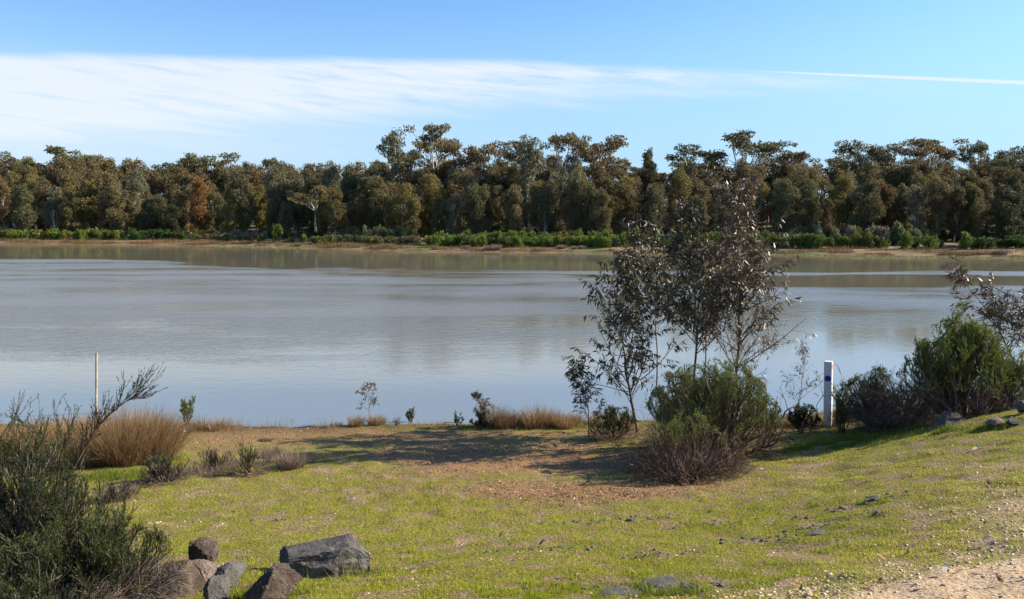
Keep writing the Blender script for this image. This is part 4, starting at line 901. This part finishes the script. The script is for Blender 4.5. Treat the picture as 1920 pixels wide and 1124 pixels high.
skx = [-200,0,60,110,190,250,310,400,460,540,680,720,790,880,930,950,1000,1090,1170,1210,1290,1420,1490,1535,1560,1620,1750,1790,1920,2150]
sky_ = [292,292,290,290,294,298,298,298,303,303,303,300,296,298,298,298,294,290,297,303,298,294,296,303,298,294,294,297,290,284]
rows = [ # spacing px, metres behind shore, top range below the skyline line, label noun
 (38, (17, 23), (42, 78), 'front row'), (33, (26, 34), (24, 52), 'second row'), (30, (37, 48), (8, 26), 'back row'), (30, (54, 66), (0, 8), 'rearmost row')]
zones = [(-400, 480, 'left of the lone skyline tuft'), (480, 960, 'between the lone skyline tuft and the skyline notch'), (960, 1440, 'behind and left of the sapling clump'), (1440, 2600, 'right of the sapling clump')]
cnt = 0
for sp, offs, tops, noun in rows:
    px = -130. + rnd.random() * 20
    while px < 2060:
        q = px + rnd.uniform(-8, 8); kind = rnd.choice(['column', 'column', 'dome', 'column', 'slim'] if noun != 'rearmost row' else ['column', 'dome', 'umbrella'])
        if noun == 'back row': kind = rnd.choice(['column', 'dome', 'umbrella', 'dome'])
        col = rnd.choice(OLIVE + OLIVE + BROWN + GREY + ([YEL] if noun != 'rearmost row' else []))
        if noun in ('back row', 'rearmost row'): col = rnd.choice(OLIVE + BROWN + BROWN)
        if q > 1780: col = tuple(v * .8 for v in col)  # deep shade of the right-end forest put into the crown tint
        off = rnd.uniform(*offs); yt = np.interp(q, skx, sky_) + rnd.uniform(*tops); sd_ = rnd.randint(1, 4)
        zn = next(z_ for a_, b_, z_ in zones if a_ <= q < b_)
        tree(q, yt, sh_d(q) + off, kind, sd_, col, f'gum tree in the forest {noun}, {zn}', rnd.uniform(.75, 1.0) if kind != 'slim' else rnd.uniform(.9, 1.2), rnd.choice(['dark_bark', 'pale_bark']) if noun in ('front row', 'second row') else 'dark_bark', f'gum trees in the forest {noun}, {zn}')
        px += sp * (rnd.choice((.55, .8, 1., 1.25, 1.5)) if noun in ('front row', 'second row') else .85); cnt += 1
print('trees', cnt + len(N_))

# ------------------------------------------------------------------ far bank plants
def bushmesh(seed, dense=1.):
    global rng; rng = np.random.default_rng(seed + 700); cb = MB()
    for k in range(14):
        a = rng.random() * 6.283; r = rng.uniform(0, .65); zc = rng.uniform(.25, .8) * (1 - r * .4); rs = rng.uniform(.2, .34)
        clump(cb, (math.cos(a) * r, math.sin(a) * r, zc), (rs, rs, rs * 1.1), int(75 * dense), (.1, .22), -.7, rng.normal(0, .1))
    n_ = 26; a = rng.random(n_) * 6.283; s = np.stack([np.cos(a) * .15, np.sin(a) * .15, np.zeros(n_)], 1); e = np.stack([np.cos(a) * .6 * rng.random(n_), np.sin(a) * .6 * rng.random(n_), .5 + .5 * rng.random(n_)], 1)
    cb.tubes(np.stack([s, (s + e) / 2, e], 1), np.full((n_, 3), .012), 3, np.zeros(n_)); return cb.mesh('shrub', M['forest'])
bushes = [bushmesh(k) for k in range(4)]
GREEN = [(.10, .135, .026), (.12, .15, .032), (.08, .11, .025)]; DG = (.045, .075, .02); OLV = (.11, .11, .055); GRY = (.17, .155, .115)
def bush(px, off, h_, w_, col, label, group, name='shrub'):
    dd = sh_d(px) + off; x = at_d(px, 430, dd)[0]; o = link(name, rnd.choice(bushes)); o.location = (x, dd, gz(x, dd) - .05); o.scale = (w_, w_, h_); o.rotation_euler = (0, 0, rnd.random() * 6.28); o.color = (*col, 1)
    return tag(o, label, 'shrub', group)
def band(x0, x1, step, off, h_, col, label, group, w_=1.25):
    px = x0
    while px < x1:
        bush(px + rnd.uniform(-3, 3), off + rnd.uniform(-1.2, 1.2), h_ * rnd.uniform(.8, 1.15), w_ * rnd.uniform(.85, 1.2), tuple(v * rnd.uniform(.85, 1.15) for v in (rnd.choice(col) if isinstance(col, list) else col)), label, group); px += step
band(-60, 225, 10.5, 8, 1.75, GREEN, 'bright green shrub in the band below the left forest', 'green shrubs on the far bank at left')
band(228, 352, 14, 9, 1.7, DG, 'dark green shrub right of the left green band, under the dark trees', 'dark green shrubs under the dark low trees')
band(365, 470, 20, 10, 1.3, OLV, 'olive scrub bush left of the lone green shrub on the far bank', 'olive scrub left of the lone shrub')
bush(520, 9, 2.8, 1.3, GREEN[2], 'lone taller green shrub on the far bank near the pale track', None)
bush(490, 7, 1.3, .9, GREEN[2], 'green shrub just left of the lone taller shrub', None)
bush(547, 8, 1.0, .9, DG, 'dark green shrub just right of the lone taller shrub', None)
band(570, 790, 16, 8, 1.2, [OLV, GREEN[2], OLV], 'mixed olive and green low bush on the far bank left of the central green band', 'low bushes on the far bank left of centre')
band(645, 780, 13, 14, 2.2, OLV, 'olive grey scrub bush at the forest foot left of centre', 'olive scrub at the forest foot left of centre')
band(805, 1165, 11., 6.5, 1.35, GREEN, 'bright green shrub in the long central band on the far bank', 'green shrubs in the central band')
band(815, 1165, 13, 9, 1.75, GREEN, 'bright green shrub in the long central band on the far bank', 'green shrubs in the central band')
band(1165, 1450, 15, 8, 1.9, GREEN, 'green shrub on the far bank seen behind the saplings', 'green shrubs behind the saplings')
band(1450, 1660, 12, 7, 1.6, GREEN[2], 'green shrub on the far bank right of the saplings', 'green shrubs right of the saplings')
band(1490, 1720, 15, 13, 2.4, [OLV, GRY, OLV], 'grey-olive scrub bush above the green band right of the saplings', 'grey scrub right of the saplings')
for px, h_, lab in ((1700, 2.0, 'tall green shrub on the right far bank, left of three'), (1745, 1.7, 'tall green shrub on the right far bank, middle of three'), (1812, 1.9, 'tall green shrub on the right far bank, right of three')): bush(px, 7, h_, 1.2, GREEN[0], lab, None); bush(px + 16, 8, h_ * .75, 1.1, DG, 'dark green shrub beside the tall green shrubs on the right far bank', 'dark shrubs beside the tall right shrubs')
band(1840, 2000, 18, 9, 1.3, DG, 'dark shaded shrub near the right end of the far bank', 'dark shrubs at the right end')  # shrub colour darkened to carry the shade at this end
band(440, 500, 11, 16, 1.3, (.22, .18, .165), 'mauve-grey leafless thicket bush by the pale track', 'mauve-grey bushes by the track')
# undergrowth below the forest edge
band(-60, 2000, 21, 19, 1.3, [OLV, (.09, .08, .045), DG], 'dull undergrowth bush at the foot of the forest edge', 'undergrowth bushes at the forest foot')
# sedge along the far waterline, tussocks and a pale log
rng = np.random.default_rng(55); mb = MB(); n_ = 110000; x = rng.random(n_) * 210 - 105; s_ = rng.gamma(1.8, 1.5, n_); y = shore(x) + .25 + s_; z = terrain(x, y)
k = (fbm(x * .35, y * .9, 3., 3) > -.12) & (z > .0); x, y, z = x[k], y[k], z[k]
L0 = .18 + .42 * sstep(fbm(x * .3, y * .5, 6., 3), -.2, .5); add_grass(mb, x, y, z, L0 * .6, L0 * 1.4, .035, np.clip(rng.normal(.45, .22, len(x)), 0, 1))
tag(mb.build('far_sedge', M['sedge']), 'brown sedge along the far waterline', 'sedge', kind='stuff')
mb = MB(); n_ = 9000; x = np.concatenate([rng.normal(-37, 4, n_ // 3), rng.uniform(30, 56, n_ * 2 // 3)]); y = shore(x) - rng.random(len(x)) * 2.6; z = np.zeros(len(x))
k = vnoise(x * .6, y * 1.2) > -.1; x, y, z = x[k], y[k], z[k]; add_grass(mb, x, y, z, .06, .22, .05, np.clip(rng.normal(.7, .2, len(x)), 0, 1))
tag(mb.build('water_plants', M['reed_green']), 'pale green water plants in the shallows along the far shore', 'water plants', kind='stuff')
for i_, (px, s_, h_) in enumerate(((876, 3.2, .6), (915, 1.6, .8), (930, 1.6, 1.0), (1053, 3.5, .75), (1078, 3.2, .6), (1092, 3.6, .6), (1005, 2.5, .35), (720, 2, .4), (560, 2, .4), (1880, 2, .8))):
    dd = sh_d(px) + s_; x = at_d(px, 430, dd)[0]; tussock(['small straw mound', 'short round tussock', 'tallest pinkish tussock', 'round brown tussock', 'second round brown tussock', 'third small brown tussock', 'low straw mound', 'low brown mound', 'low tan mound', 'brown mound'][i_] + ' on the far shore ' + ['left of the pair at the waterline', 'in the pair at the waterline', 'in the pair at the waterline', 'under the green band left of the saplings', 'under the green band left of the saplings', 'right of the two round brown ones', 'between the pair and the round brown ones', 'below the olive scrub', 'right of the lone taller shrub', 'at the right edge'][i_], (x, dd, gz(x, dd)), h_ * 1.7, h_, 420, 'mauve_straw', 200 + i_, .045)
a = at_d(-8, 430, sh_d(0) + 19); limb('fallen_log', 'pale bleached fallen trunk among the trees at far left', [(a[0], a[1], gz(a[0], a[1]) + .6), (a[0] + 1.5, a[1], gz(a[0], a[1]) + 1.6), (a[0] + 3.5, a[1], gz(a[0], a[1]) + 1.9), (a[0] + 6, a[1] - 1, gz(a[0], a[1]) + .9)], .16, 'pale_bark', 6, 9, 'log')
